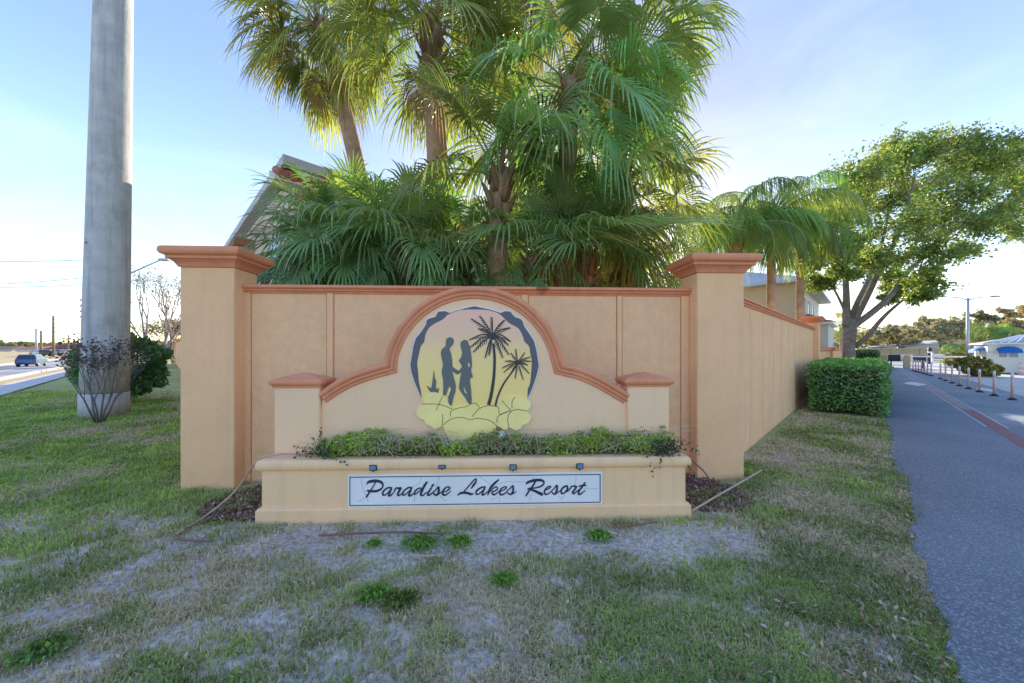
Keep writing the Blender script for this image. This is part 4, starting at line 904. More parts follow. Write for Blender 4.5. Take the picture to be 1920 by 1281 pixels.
for k in range(3):
    y0 = 2.0+3.6*k; fo = MB().box(0.30, 0.37, y0-0.06, y0+1.26, 3.74, 5.36).build('window', M['white'], ha); MB().box(0.285, 0.36, y0, y0+1.2, 3.8, 5.3).build('pane', M['glass'], fo)
# right house beside the drive
hb = empty('house', (19.4, 24.2, 0), R(45), 'tan two-storey house behind the drive wall, left of the big tree', 'house')
MB().box(0, 16, 0, 11, -0.05, 6.3).build('walls', M['house_tan'], hb)
MB().box(-0.004, 16.02, -0.012, -0.002, 3.3, 6.28).build('upper_wall', M['house_white'], hb)
rf = MB(); z0, z1 = 6.3, 8.6
rf.add([(-0.6, -0.9, z0), (16.6, -0.9, z0), (16.6, 11.6, z0), (-0.6, 11.6, z0), (5, 5.3, z1), (11, 5.3, z1), (-0.6, -0.9, z0-0.16), (16.6, -0.9, z0-0.16), (16.6, 11.6, z0-0.16), (-0.6, 11.6, z0-0.16)], [(0,1,5,4),(1,2,5),(2,3,4,5),(3,0,4),(6,7,1,0),(7,8,2,1),(8,9,3,2),(9,6,0,3),(9,8,7,6)])
rf.build('roof', M['fascia'], hb)
for a in (0.7, 3.2, 6.0, 9.0): window(hb, a, a+1.2, -0.03, 3.9, 5.5)
hw = empty('house_wing', (22.6, 27.0, 0), R(45), 'single-storey white wing with red tile edge, just left of the tree trunk', 'house')
MB().box(0, 6, -1.1, 1.5, -0.05, 3.45).build('walls', M['house_white'], hw)
MB().box(-0.05, -0.002, -0.35, -0.25, 0, 3.4).build('corner_trim', M['white'], hw)
MB().box(-0.3, 6.3, -1.4, 1.7, 3.45, 3.62).build('eave', M['white'], hw)
r2_ = MB(); r2_.add([(-0.3, -1.4, 3.62), (6.3, -1.4, 3.62), (6.3, 1.7, 3.62), (-0.3, 1.7, 3.62), (1.2, 0.15, 4.4), (4.8, 0.15, 4.4)], [(0,1,5,4),(1,2,5),(2,3,4,5),(3,0,4),(3,2,1,0)]); r2_.build('roof', M['tile'], hw)
fan_palm((P(1578, 600, 44).x, 44, 0), (0, 0), 4.6, 16, 'small far fan palm showing between the white wing and the big trunk', seed=81, scale=1.25, group='far palms', els=(75, -40))

# ------------------------------------------------------------------ concrete pole and the street side
po = empty('concrete_utility_pole', (P(196, 780, 8.7).x, 8.7, 0), 0, 'huge round grey concrete utility pole on the left lawn', 'pole')
pr = []
def plean(z): return 0.19*z/8.5
b = MB(); zs = [-0.05, 0.55]; b.tube([(plean(z), 0, z) for z in zs], [0.428, 0.426], 40); b.build('base_section', M['concrete'], po)
zs = np.linspace(0.565, 26, 30); b = MB(); b.tube([(plean(z), 0, z) for z in zs], [0.422-0.0085*z for z in zs], 40); b.build('shaft', M['concrete'], po)
for px_, z_ in ((0.30, 0.78), (0.18, 0.30), (-0.12, 4.1)): MB().tube([(px_*0.6+plean(z_), -0.38, z_), (px_*0.6+plean(z_), -0.415+abs(px_)*0.12, z_)], 0.016, 8).build('bolt_hole', M['dark'], po)
def wires(pts, label, r=0.012, sag=0.5):
    a, b_ = Vector(pts[0]), Vector(pts[1]); b = MB()
    b.tube([a.lerp(b_, t)-Vector((0, 0, sag*4*t*(1-t))) for t in np.linspace(0, 1, 25)], r, 5, smooth=True); o = b.build('overhead_wire', M['dark'])
    tag(o, label, 'wire', 'overhead wires on the left')
hp = P(182, 655, 60)
hpole = empty('transmission_pole', (hp.x, 60, 0), 0, 'far pole hidden behind the concrete pole, its stub arms poking out left', 'pole', 'far poles along the street')
MB().tube([(0, 0, 0), (0, 0, 19)], [0.35, 0.2], 12).build('shaft', M['concrete'], hpole)
for y_ in (561, 572, 582, 592):
    z_ = 1.6+(655-y_)/F*60; MB().tube([(0, 0, z_), (-1.6, 0, z_+0.08), (-2.7, 0, z_+0.02), (-2.85, 0, z_-0.35)], 0.07, 6).build('arm', M['dark'], hpole)
wires((P(-260, 478, 46), P(182, 486, 60)), 'topmost overhead wire at the left edge', 0.045, 0.6)
wires((P(-260, 536, 46), P(182, 518, 60)), 'middle overhead wire at the left edge', 0.045, 0.6)
wires((P(-260, 538, 46), P(182, 532, 60)), 'lowest overhead wire at the left edge', 0.045, 0.4)
sl = P(206, 655, 22); lamp = empty('street_lamp', (sl.x, 22, 0), 0, 'street lamp hidden by the concrete pole, only its arm showing', 'street lamp')
MB().tube([(0, 0, 0), (0, 0, 6.0)], [0.10, 0.07], 10).build('post', M['metal'], lamp)
e1_ = P(300, 488, 22); MB().tube([(0, 0, 5.75), (e1_.x-sl.x, 0, e1_.z)], [0.05, 0.04], 8).build('arm', M['metal'], lamp)
MB().ring(e1_.x-sl.x, e1_.x-sl.x+0.6, -0.14, 0.14, [(-0.05, e1_.z-0.05), (0, e1_.z-0.02), (0, e1_.z+0.05), (-0.05, e1_.z+0.10)]).build('lamp_head', M['metal'], lamp)
def far_pole(px, py, Y, label, r=0.14, arms=0, lampdir=0):
    c = P(px, py, Y); e = empty('street_lamp' if lampdir else 'utility_pole', (c.x, Y, 0), 0, label, 'pole', 'far poles along the street')
    MB().tube([(0, 0, 0), (0, 0, c.z)], [r*1.2, r*0.8], 8).build('post', M['bark'] if not lampdir else M['metal'], e)
    for k in range(arms): z_ = c.z-0.7-0.75*k; MB().tube([(0, 0, z_), (0.55, 0, z_+0.03)], 0.05, 5).build('arm', M['bark'], e)
    if lampdir:
        MB().tube([(0, 0, c.z), (lampdir*0.6, 0, c.z+0.15), (lampdir, 0, c.z+0.1)], 0.06, 6).build('arm', M['metal'], e); MB().ring(min(lampdir, lampdir*1.25), max(lampdir, lampdir*1.25), -0.15, 0.15, [(0, c.z+0.02), (0, c.z+0.14)]).build('lamp_head', M['metal'], e)
far_pole(100, 592, 64, 'tallest far pole with side pegs, right of the parked cars', 0.17, 4)
far_pole(77, 620, 84, 'plain far pole right of the far street lamp', 0.2)
far_pole(68, 617, 80, 'far street lamp with its arm to the left', 0.2, 0, -2.3)
far_pole(128, 628, 120, 'tiny far pole near the bush on the skyline', 0.2)
M['tyre'] = mat('tyre_rubber', (0.02, 0.02, 0.022), 0.8, 0.1); M['rim'] = mat('wheel_rim', (0.45, 0.46, 0.48), 0.35, 0.05, metal=0.6)
M['cglass'] = mat('car_glass', (0.02, 0.03, 0.045), 0.08, 0.05, spec=0.8); M['taillight'] = mat('tail_light', (0.35, 0.02, 0.02), 0.3, 0.05)
def car(loc, rz, col, label, suv=True, s=1.0, group='cars by the left street', name='car'):
    cm = mat('car_paint', col, 0.3, 0.03, 1, spec=0.5, coat=0.6); e = empty(name, loc, rz, label, 'car', group); e.scale = (s, s, s)
    h = 1.68 if suv else 1.42
    prof = [(-2.25, 0.42), (-2.30, 0.62), (-2.24, 0.95), (-2.10, 1.05), (-1.85, h-0.06), (-1.70, h), (0.35, h), (0.55, h-0.04), (1.15, 1.08), (2.05, 0.92), (2.25, 0.70), (2.28, 0.42), (1.95, 0.30), (-1.95, 0.30)]
    def shell(w, pr_): 
        b_ = MB(); n_ = len(pr_)
        v = []
        for sy in (-1, 1):
            for x, z in pr_: v.append((x, sy*w*(1.0 if z < 1.0 else 1.0-0.22*(z-1.0)/(h-1.0)), z))
        b_.add(v, [tuple(range(n_))[::-1] if True else None, tuple(range(n_, 2*n_))]+[(i, (i+1) % n_, (i+1) % n_+n_, i+n_) for i in range(n_)]); return b_
    shell(0.91, prof).build('body', cm, e, bevel=0.05)
    tw_ = lambda z: 0.91*(1-0.22*(z-1)/(h-1))
    for sy in (-1, 1):
        for x0, x1, x2, x3 in ((-1.92, -1.70, -0.72, -0.72), (-0.62, -0.62, 0.36, 0.86)):
            MB().add([(x0, sy*(tw_(1.06)+0.012), 1.06), (x3, sy*(tw_(1.06)+0.012), 1.06), (x2, sy*(tw_(h-0.1)+0.012), h-0.1), (x1, sy*(tw_(h-0.1)+0.012), h-0.1)], [(0, 1, 2, 3)]).build('side_window', M['cglass'], e)
    MB().add([(-2.13, -0.74, 1.08), (-2.13, 0.74, 1.08), (-1.90, 0.64, h-0.12), (-1.90, -0.64, h-0.12)], [(0, 1, 2, 3)]).build('rear_window', M['cglass'], e)
    MB().add([(1.14, -0.74, 1.12), (1.14, 0.74, 1.12), (0.62, 0.64, h-0.08), (0.62, -0.64, h-0.08)], [(0, 1, 2, 3)]).build('windscreen', M['cglass'], e)
    for sy in (-1, 1):
        MB().box(-2.31, -2.2, sy*0.76-0.12, sy*0.76+0.12, 0.82, 1.0).build('tail_light', M['taillight'], e); MB().box(2.14, 2.28, sy*0.7-0.16, sy*0.7+0.16, 0.70, 0.84).build('headlight', M['white'], e)
        for x in (-1.42, 1.40):
            w = MB().tube([(x, sy*0.70, 0.34), (x, sy*0.93, 0.34)], 0.34, 18).build('wheel', M['tyre'], e); MB().tube([(x, sy*0.90, 0.34), (x, sy*0.94, 0.34)], 0.21, 14).build('rim', M['rim'], w)
    return e
cp = G(60, 687); car((cp.x, cp.y, 0.01), R(130), (0.03, 0.09, 0.22), 'dark blue estate car driving away on the left street', True, 0.66)
for px_, py_, rz_, c_, lb in ((76, 668.5, 160, (0.05, 0.05, 0.06), 'black parked car under the far poles'), (91, 668, 15, (0.65, 0.65, 0.66), 'white parked car just left of the tallest far pole'), (112, 668, 170, (0.45, 0.42, 0.40), 'beige parked car right of the tallest far pole')):
    p_ = G(px_, py_, 0.3); car((p_.x, p_.y, 0.32), R(rz_), c_, lb, False, 0.85)
def shed(px0, px1, py, Y, wallm, roofm, label, rise=1.3):
    x0, x1 = (px0-CX)/F*Y, (px1-CX)/F*Y; z = 1.6+(655-py)/F*Y; e = empty('low_building', (x0, Y, 0), 0, label, 'building', 'low buildings on the left skyline'); L_ = x1-x0
    MB().box(0, L_, 0, 12, 0, z-rise).build('walls', wallm, e)
    b_ = MB(); b_.add([(-0.5, -0.6, z-rise), (L_+0.5, -0.6, z-rise), (L_+0.5, 12.6, z-rise), (-0.5, 12.6, z-rise), (L_*0.12, 6, z), (L_*0.88, 6, z)], [(0,1,5,4),(1,2,5),(2,3,4,5),(3,0,4),(3,2,1,0)]); b_.build('roof', roofm, e)
    for k in range(int(L_/3.2)):
        w = MB().box(1+3.2*k, 2.4+3.2*k, -0.06, 0.02, 0.9, max(1.5, z-rise-0.4)).build('window', M['white'], e); MB().box(1.1+3.2*k, 2.3+3.2*k, -0.08, 0.0, 1.0, max(1.4, z-rise-0.5)).build('pane', M['glass'], w)
shed(82, 140, 645, 150, M['house'], mat('maroon_roof', (0.22, 0.06, 0.05), 0.8, 0.1), 'long low building with maroon roof on the left skyline', 2.2)
shed(30, 74, 648, 170, M['house_white'], M['tile'], 'pale low building left of the maroon roof', 1.6)
shed(-60, 22, 649, 190, M['house'], mat('brown_roof', (0.20, 0.14, 0.10), 0.8, 0.1), 'brown roofed low building at the left edge', 1.6)
n = 9000; X_ = rng.uniform(-520, -150, n); Y_ = 210+rng.uniform(0, 60, n); top = 2.0+5.5*fbm(X_*0.05, X_*0+3, 4)+2.5*(fbm(X_*0.25, Y_*0.1, 2)-0.4)
C = np.stack([X_, Y_, rng.uniform(0, 1, n)**0.6*top], -1)
o = link('far_treeline', leaf_mesh('far_treeline', C, 2.2, M['leaf_far'], 0.2, 0.8, 9, cols=leaf_cols(n, (0.11, 0.14, 0.07), rng, 0.3, (0.20, 0.20, 0.09), 0.3))); tag(o, 'low green band of far trees along the left skyline', 'trees', kind='stuff')
n = 9000; X_ = rng.uniform(60, 330, n); Y_ = 130+rng.uniform(0, 50, n); top = 3.0+10*fbm(X_*0.06, X_*0+8, 4)+3*(fbm(X_*0.3, Y_*0.1, 2)-0.4)
C = np.stack([X_, Y_, rng.uniform(0, 1, n)**0.6*top], -1)
o = link('far_wood', leaf_mesh('far_wood', C, 1.9, M['leaf_far'], 0.2, 0.8, 19, cols=leaf_cols(n, (0.28, 0.28, 0.17), rng, 0.3, (0.45, 0.40, 0.26), 0.4))); tag(o, 'grey green belt of far trees behind the gatehouse', 'trees', kind='stuff')

# ------------------------------------------------------------------ gate end of the drive
M['post'] = mat('faded_orange_post', (0.80, 0.44, 0.37), 0.6, 0.1, 5); M['postw'] = mat('reflective_sleeve', (0.72, 0.70, 0.68), 0.4, 0.05, 5); M['rubber'] = mat('rubber_foot', (0.03, 0.03, 0.03), 0.8, 0.1)
BO = [(1898, 750), (1864, 742.5), (1836.5, 735.7), (1816, 729.5), (1799, 724), (1785, 719), (1773, 714.6), (1763.4, 711), (1746, 705.3), (1739, 703.2), (1733, 701.5), (1727.5, 700), (1722, 698.6), (1717, 697.4), (1712, 696.2)]
bw = ['first', 'second', 'third', 'fourth', 'fifth', 'sixth', 'seventh', 'eighth', 'ninth', 'tenth', 'eleventh', 'twelfth', 'thirteenth', 'fourteenth', 'last and farthest']
proto = None
for k, (px_, py_) in enumerate(BO):
    p_ = G(px_, py_, 0.012); lb = '%s faded orange post of the row between the lanes, counted from the camera' % bw[k]
    if k == 0: lb = 'nearest faded orange lane post, at the right edge of the picture'
    if proto is None:
        proto = empty('lane_post', p_, 0, lb, 'bollard', 'posts between the two lanes')
        MB().lathe([(0.10, 0.0), (0.10, 0.02), (0.06, 0.05), (0.04, 0.07)], 12).build('foot', M['rubber'], proto)
        MB().lathe([(0.031, 0.06), (0.031, 0.66), (0.030, 0.665)], 12).build('tube', M['post'], proto)
        MB().lathe([(0.033, 0.66), (0.033, 0.82), (0.026, 0.845), (0.012, 0.85)], 12).build('sleeve', M['postw'], proto)
    else:
        c = copy_tree(proto); c.location = p_; c['label'] = lb
M['blue'] = mat('blue_awning', (0.015, 0.13, 0.42), 0.75, 0.06, 3); M['booth'] = mat('gatehouse_wall', (0.70, 0.70, 0.62), 0.85, 0.04, 2, 0.2, 40)
gb = empty('gatehouse', (31.1, 23.2, 0), R(-45), 'small white gatehouse with blue awnings at the right edge', 'building')
gb.scale = (0.9, 0.9, 0.9)
# x runs along the face towards the camera's right, y runs back along the drive
MB().box(0, 4.2, 0, 4.5, 0, 2.12).build('walls', M['booth'], gb); MB().box(-0.02, 4.22, -0.02, 4.52, 0, 0.10).build('plinth', M['dark'], gb)
MB().box(-0.25, 4.5, -0.25, 4.7, 2.12, 2.22).build('fascia', M['white'], gb, bevel=0.01)
b = MB(); b.add([(-0.25, -0.25, 2.22), (4.5, -0.25, 2.22), (4.5, 4.7, 2.22), (-0.25, 4.7, 2.22), (2.0, 2.0, 2.82), (2.2, 2.4, 2.82)], [(0,1,4),(1,2,5,4),(2,3,5),(3,0,4,5),(3,2,1,0)]); b.build('roof', M['fascia'], gb)
for k in range(14):
    x = -0.15+0.34*k; MB().tube([(x, -0.22, 2.25), (2.05+(x-2.05)*0.15, 1.85, 2.80)], 0.045, 5).build('roof_rib', M['white'], gb)
def awning(parent, u0, u1, z0, z1, out, axis):
    n = 10; v = []; f = []
    for k in range(n+1):
        a = math.pi*k/n; u = (u0+u1)/2-(u1-u0)/2*math.cos(a); hgt = math.sin(a)
        for o_, z_ in ((0.0, z0+(z1-z0)*(0.35+0.65*hgt)), (-out*0.6, z0+(z1-z0)*(0.25+0.6*hgt)), (-out, z0+(z1-z0)*0.40*hgt), (-out, z0-0.10)):
            v.append((u, o_, z_) if axis == 0 else (o_, u, z_))
    for k in range(n):
        for j in range(3): a = k*4+j; f.append((a, a+4, a+5, a+1))
    MB().add(v, f, True).build('awning', M['blue'], parent)
awning(gb, 0.38, 1.42, 1.62, 1.98, 0.5, 0); awning(gb, 0.5, 2.6, 1.60, 1.98, 0.55, 1)
for u0, u1, mm in ((0.50, 0.84, 'glass'), (0.94, 1.30, 'house_tan')):
    w = MB().box(u0-0.04, u1+0.04, -0.03, 0.01, 1.16, 1.62).build('window', M['white'], gb); MB().box(u0, u1, -0.04, 0.0, 1.20, 1.58).build('pane', M['glass'], w)
for z_ in (1.55, 1.28, 1.02, 0.85): MB().box(0.05, 0.30, -0.02, 0.0, z_-0.05, z_+0.05).build('notice', M['house_white'], gb)
w = MB().box(-0.04, 0.0, 0.9, 1.9, 0.1, 1.75).build('door', M['white'], gb); MB().box(-0.07, -0.03, 1.0, 1.06, 0.9, 1.0).build('handle', M['metal'], w)
MB().box(-0.04, 0.0, 2.2, 3.6, 0.9, 1.7).build('window', M['glass'], gb)
cb = empty('traffic_cone', (G(1908, 703).x-0.2, G(1908, 703).y-0.3, 0.012), 0, 'slim orange and white striped post cone by the gatehouse wall', 'cone')
for k, (z0, z1, mm) in enumerate(((0, 0.16, 'post'), (0.16, 0.34, 'postw'), (0.34, 0.50, 'post'), (0.50, 0.66, 'postw'), (0.66, 0.82, 'post'))): MB().lathe([(0.16-0.13*z0, z0+0.001*k), (0.16-0.13*z1, z1)], 12).build('band', M[mm], cb)
YG = ((0.17, 0.17, 0.045), (0.40, 0.36, 0.12), 0.5)
for px_, py_, rx, rz_, lb, sd_ in ((1826, 706, 0.85, 0.62, 'round yellow-green shrub at the gatehouse corner', 41), (1852, 706, 0.6, 0.42, 'smaller shrub under the gatehouse window', 42), (1800, 690, 1.0, 0.7, 'shrub behind the lane posts left of the gatehouse', 43)):
    p_ = G(px_, py_, 0.01); bush((p_.x, p_.y, 0.0), rx, rx, rz_, 2600, 0.14, YG, lb, sd_, m='leaf_far', group='gatehouse shrubs')
for px_, py_, Y_, lb, sd_ in ((1862, 622, 38, 'bright yellow-green palm rising behind the gatehouse', 91), (1812, 660, 40, 'yellow feather palm left of the gatehouse', 92), (1905, 640, 36, 'yellow palm over the gatehouse roof at the right', 93)):
    c = P(px_, py_, Y_); e = empty('garden_palm', (c.x, Y_, 0), 0, lb, 'palm tree', 'palms behind the gatehouse'); MB().tube([(0, 0, 0), (0, 0, c.z)], [0.16, 0.1], 8).build('trunk', M['trunk'], e)
    for i in range(15):
        o = link('frond', FF[FE[i % 3]][i % 2], e, (0, 0, c.z)); o.rotation_euler = (0, 0, i*2.4); s_ = 1.1; o.scale = (s_, s_, s_)
tl = P(1815, 655, 30); lp_ = empty('street_lamp', (tl.x, 30, 0), 0, 'twin-armed street lamp in front of the far oaks', 'street lamp')
zt = 1.6+(655-562)/F*30; MB().tube([(0, 0, 0), (0, 0, zt)], [0.13, 0.085], 10).build('post', M['metal'], lp_)
for sx_ in (-1, 1):
    ex = 2.05*sx_; MB().tube([(0, 0, zt-0.05), (ex*0.35, 0, zt+0.16), (ex, 0, zt+0.26)], [0.05, 0.04, 0.035], 6).build('arm', M['metal'], lp_)
    MB().ring(min(ex, ex+0.55*sx_), max(ex, ex+0.55*sx_), -0.13, 0.13, [(-0.04, zt+0.20), (0, zt+0.23), (0, zt+0.31), (-0.06, zt+0.35)]).build('lamp_head', M['metal'], lp_)
MB().lathe([(0.09, zt), (0.09, zt+0.1), (0.02, zt+0.16)], 10).build('post_cap', M['metal'], lp_)
fwl = empty('far_wall', (P(1628, 655, 52).x, 53, 0), R(3), 'long low tan wall closing the far end of the drive', 'wall'); MB().box(0, 46, 0, 0.3, -0.05, 1.65).build('wall_body', M['house_tan'], fwl); MB().box(-0.05, 46.05, -0.06, 0.36, 1.65, 1.78).build('coping', M['house'], fwl)
for k in range(10): MB().box(4.6*k, 4.6*k+0.5, -0.1, 0.4, -0.05, 1.86).build('pier', M['house_tan'], fwl)
cpo = empty('carport', (P(1712, 655, 56).x, 57, 0), R(6), 'tan carport roof rising above the far wall', 'building')
MB().add([(0, 0, 2.0), (10, 0, 3.1), (20, 0, 1.9), (0, 6, 2.0), (10, 6, 3.1), (20, 6, 1.9)], [(0,1,4,3),(1,2,5,4)]).build('roof', M['fascia'], cpo); MB().add([(0.3, 0.2, 0), (19.7, 0.2, 0), (19.7, 0.2, 1.85), (10, 0.2, 3.0), (0.3, 0.2, 1.95)], [(0, 1, 2, 3, 4)]).build('gable_wall', M['house'], cpo)
gp = G(1700, 691); gate = empty('barrier_gate', (gp.x, gp.y, 0), R(-45), 'tan barrier cabinet with a lifting arm at the end of the posts', 'gate')
MB().ring(-0.2, 0.2, -0.18, 0.18, [(0, 0), (0, 1.05), (-0.06, 1.12)]).build('cabinet', M['house_tan'], gate, bevel=0.02); MB().box(0.3, 4.2, -0.04, 0.04, 0.95, 1.07).build('arm', M['white'], gate); MB().box(-1.5, -1.1, -0.2, 0.2, 0, 1.1).build('pedestal', M['house_tan'], gate)
sp_ = G(1717, 692); sg = empty('gate_sign', (sp_.x+0.6, sp_.y+1.2, 0), R(-45), 'low black and white board beside the barrier cabinet', 'sign')
for u in (-0.9, 0.9): MB().tube([(u, 0, 0), (u, 0, 1.05)], 0.05, 6).build('leg', M['dark'], sg)
MB().box(-1.1, 1.1, -0.03, 0.03, 0.55, 1.15).build('panel', M['white'], sg)
for u0, u1 in ((-1.08, -0.35), (0.35, 1.08)): MB().box(u0, u1, -0.05, -0.02, 0.57, 1.13).build('black_square', M['dark'], sg)
wf = empty('white_fence', (G(1748, 684).x, G(1748, 684).y, 0), R(-30), 'white rail fence below the spreading oak', 'fence')
for k in range(8): MB().box(1.1*k-0.07, 1.1*k+0.07, -0.07, 0.07, 0, 1.25).build('post', M['white'], wf)
for z_ in (0.45, 0.95): MB().box(0, 7.7, -0.03, 0.03, z_, z_+0.14).build('rail', M['white'], wf)
bk = G(1743.5, 683); e = empty('marker_post', (bk.x, bk.y, 0), 0, 'dark upright post standing beside the white fence', 'post'); MB().lathe([(0.16, 0), (0.16, 1.7), (0.1, 1.78)], 10).build('shaft', M['dark'], e); MB().lathe([(0.165, 1.2), (0.165, 1.35)], 10).build('band', M['white'], e)

# ------------------------------------------------------------------ planter growth, beds, pipes and litter
def pw(u, v, z): p = MF.w(u, v, z); return (p.x, p.y, p.z)
n = 12500; u = rng.uniform(0.50, 4.0, n); v = rng.uniform(0.045, 0.27, n)
den = fbm(u*3.1, u*0+2, 3); hgt = 0.05+0.27*den+0.10*(vnoise(u*14, v*14)-0.5); z = 0.555+hgt*rng.random(n)**0.7
grn = fbm(u*2.3+9, v*4+3, 3)+0.28*np.exp(-((u-0.75)/0.3)**2)+0.12*np.exp(-((u-2.6)/0.3)**2)
keep = rng.random(n) < np.clip(0.25+1.6*(grn-0.35), 0.15, 1)
C = np.array([pw(a, b_, c) for a, b_, c in zip(u[keep], v[keep], z[keep])]); gk = grn[keep][:, None]; k = len(C)
cg = np.array((0.36, 0.50, 0.08))*(gk > 0.55)+np.array((0.27, 0.33, 0.10))*(gk <= 0.55); cg = cg*(1+0.35*rng.uniform(-1, 1, (k, 1)))
o = link('planter_weeds', leaf_mesh('planter_weeds', C, 0.034, M['leaf'], 0.3, 0.62, 51, cols=cg)); tag(o, 'tangle of small green weeds filling the planter ledge', 'plants', kind='stuff')
b = MB(); rr_ = random.Random(12)
for i in range(380):
    a = rr_.uniform(0.55, 3.95); p0 = Vector((a, rr_.uniform(0.06, 0.24), 0.57+rr_.uniform(0, 0.05))); d = Vector((rr_.gauss(0, 0.16), rr_.gauss(-0.02, 0.05), rr_.uniform(0.05, 0.26)))
    q_ = [p0, p0+d*0.6+Vector((0, 0, 0.04)), p0+d+Vector((d.x*0.5, 0, -0.05))]
    b.tube([pw(*t) for t in q_], [0.0028, 0.002, 0.001], 4, caps=False)
o = b.build('planter_dry_stems', mat('dry_stem', (0.62, 0.52, 0.36), 0.9, 0.25, 8)); tag(o, 'matted dry brown stems among the planter weeds', 'plants', kind='stuff')
def sprig(name, u0, lab, seed, n_=24, hang=0.0, col=(0.05, 0.085, 0.03)):
    r_ = random.Random(seed); e = empty(name, pw(u0, 0.12, 0.57), MF.a, lab, 'plant'); b_ = MB(); C_ = []
    for i in range(n_):
        d = Vector((r_.gauss(0, 0.09), r_.gauss(-0.05, 0.06), r_.uniform(0.02, 0.26))); t_ = d+Vector((d.x*0.8, -hang*r_.random()*0.16, -hang*r_.random()*0.26)); b_.tube([(0, 0, 0), d*0.7, t_], [0.004, 0.003, 0.001], 4, caps=False)
        for s in np.linspace(0.3, 1, 16): q_ = (d*0.7*(1-s)*2*s+t_*s*s); C_.append(q_+Vector((r_.gauss(0, .012), r_.gauss(0, .012), r_.gauss(0, .012))))
    b_.build('stems', M['darktwig'], e); link('leaves', leaf_mesh('leaves', C_, 0.026, M['leaf'], 0.2, 0.55, seed, cols=leaf_cols(len(C_), col, rng, 0.35)), e)
sprig('trailing_weed', 3.92, 'dark leafy weed spilling over the right end of the planter', 3, 34, 1.0)
sprig('trailing_weed', 0.52, 'thin dark sprig at the left end of the planter weeds', 4, 16, 0.3)
up = empty('garden_spotlight', pw(MF.on(0.2, 945, 830)[0], 0.20, 0.57), MF.a, 'small white spotlight half buried in the planter weeds', 'light'); MB().tube([(0, 0, 0), (0, 0, 0.14)], 0.010, 8).build('stake', M['dark'], up); MB().tube([(0, 0.03, 0.14), (-0.03, -0.06, 0.19)], [0.022, 0.036], 12).build('lamp_head', M['white'], up)
def bed(name, cx_, cy_, rx, ry, n_, label, seed, rot=0):
    r_ = np.random.default_rng(seed); a = r_.uniform(0, 2*np.pi, n_); q_ = np.sqrt(r_.random(n_))*(0.8+0.4*fbm(np.cos(a)*1.5+5, np.sin(a)*1.5+seed, 2)); x = np.cos(a)*q_*rx; y = np.sin(a)*q_*ry
    X_ = cx_+x*math.cos(rot)-y*math.sin(rot); Y_ = cy_+x*math.sin(rot)+y*math.cos(rot); C_ = np.stack([X_, Y_, r_.uniform(-0.022, 0.008, n_)], -1)
    o_ = link(name, leaf_mesh(name, C_, 0.055, mat('bark_mulch', (1, 1, 1), 0.95, 0.2, 20, attr=True), 1.2, 0.28, seed, cols=leaf_cols(n_, (0.24, 0.115, 0.08), r_, 0.5, (0.45, 0.36, 0.29), 0.25))); tag(o_, label, 'mulch', kind='stuff')
bed('bark_mulch', -2.72, 3.80, 0.46, 0.50, 4200, 'dark red bark mulch between the left pillar and the planter', 5, 0.2)
bed('bark_mulch', 2.08, 4.02, 0.52, 0.50, 3800, 'dark red bark mulch between the planter and the right pillar', 6, 0.1)
def pipe(name, pts, r, m, label): 
    o_ = MB(); sp = smooth_path([tuple(p) for p in pts], 5); o_.tube([Vector(p) for p in sp], r, 8); tag(o_.build(name, m), label, 'pipe', 'loose irrigation pipes')
M['pipe'] = mat('tan_pipe', (0.50, 0.36, 0.26), 0.6, 0.12, 4); M['pipe_b'] = mat('brown_pipe', (0.22, 0.115, 0.08), 0.6, 0.15, 4)
g_ = lambda px, py, z=0.012: G(px, py, z)
pipe('irrigation_pipe', [pw(0.42, 0.12, 0.575), pw(0.15, 0.10, 0.59), pw(-0.06, 0.12, 0.52), P(440, 922, 3.55), g_(385, 968), g_(345, 992), g_(326, 1003)], 0.009, M['pipe'], 'tan pipe leading from the planter ledge down to the lawn on the left')
pipe('drip_hose', [g_(440, 955), g_(380, 978), g_(332, 998), g_(330, 1007), g_(352, 1013), g_(398, 1015)], 0.010, M['pipe_b'], 'brown hose bent in a hook on the sand at the left')
pipe('drip_hose', [pw(3.95, 0.16, 0.585), pw(4.09, 0.16, 0.56), P(1318, 882, 3.75), P(1335, 912, 3.80), g_(1341, 934, -0.02)], 0.008, M['pipe_b'], 'brown hose arching off the right end of the planter')
pipe('irrigation_pipe', [g_(1297, 958, 0.02), g_(1360, 921, 0.05), g_(1428, 882, 0.02)], 0.010, M['pipe'], 'straight tan pipe on the mulch at the right of the planter')
pipe('edging_strip', [g_(598, 1004), g_(680, 1000), g_(760, 998), g_(832, 1001)], 0.010, M['pipe_b'], 'long reddish strip lying on the sand before the planter')
pipe('fallen_stick', [g_(1150, 988), g_(1195, 984), g_(1232, 978)], 0.008, M['pipe_b'], 'short brown stick on the sand right of the strip')
pipe('fallen_stick', [g_(766, 1040), g_(790, 1042), g_(816, 1042)], 0.006, M['pipe'], 'thin pale twig on the patchy grass before the planter')

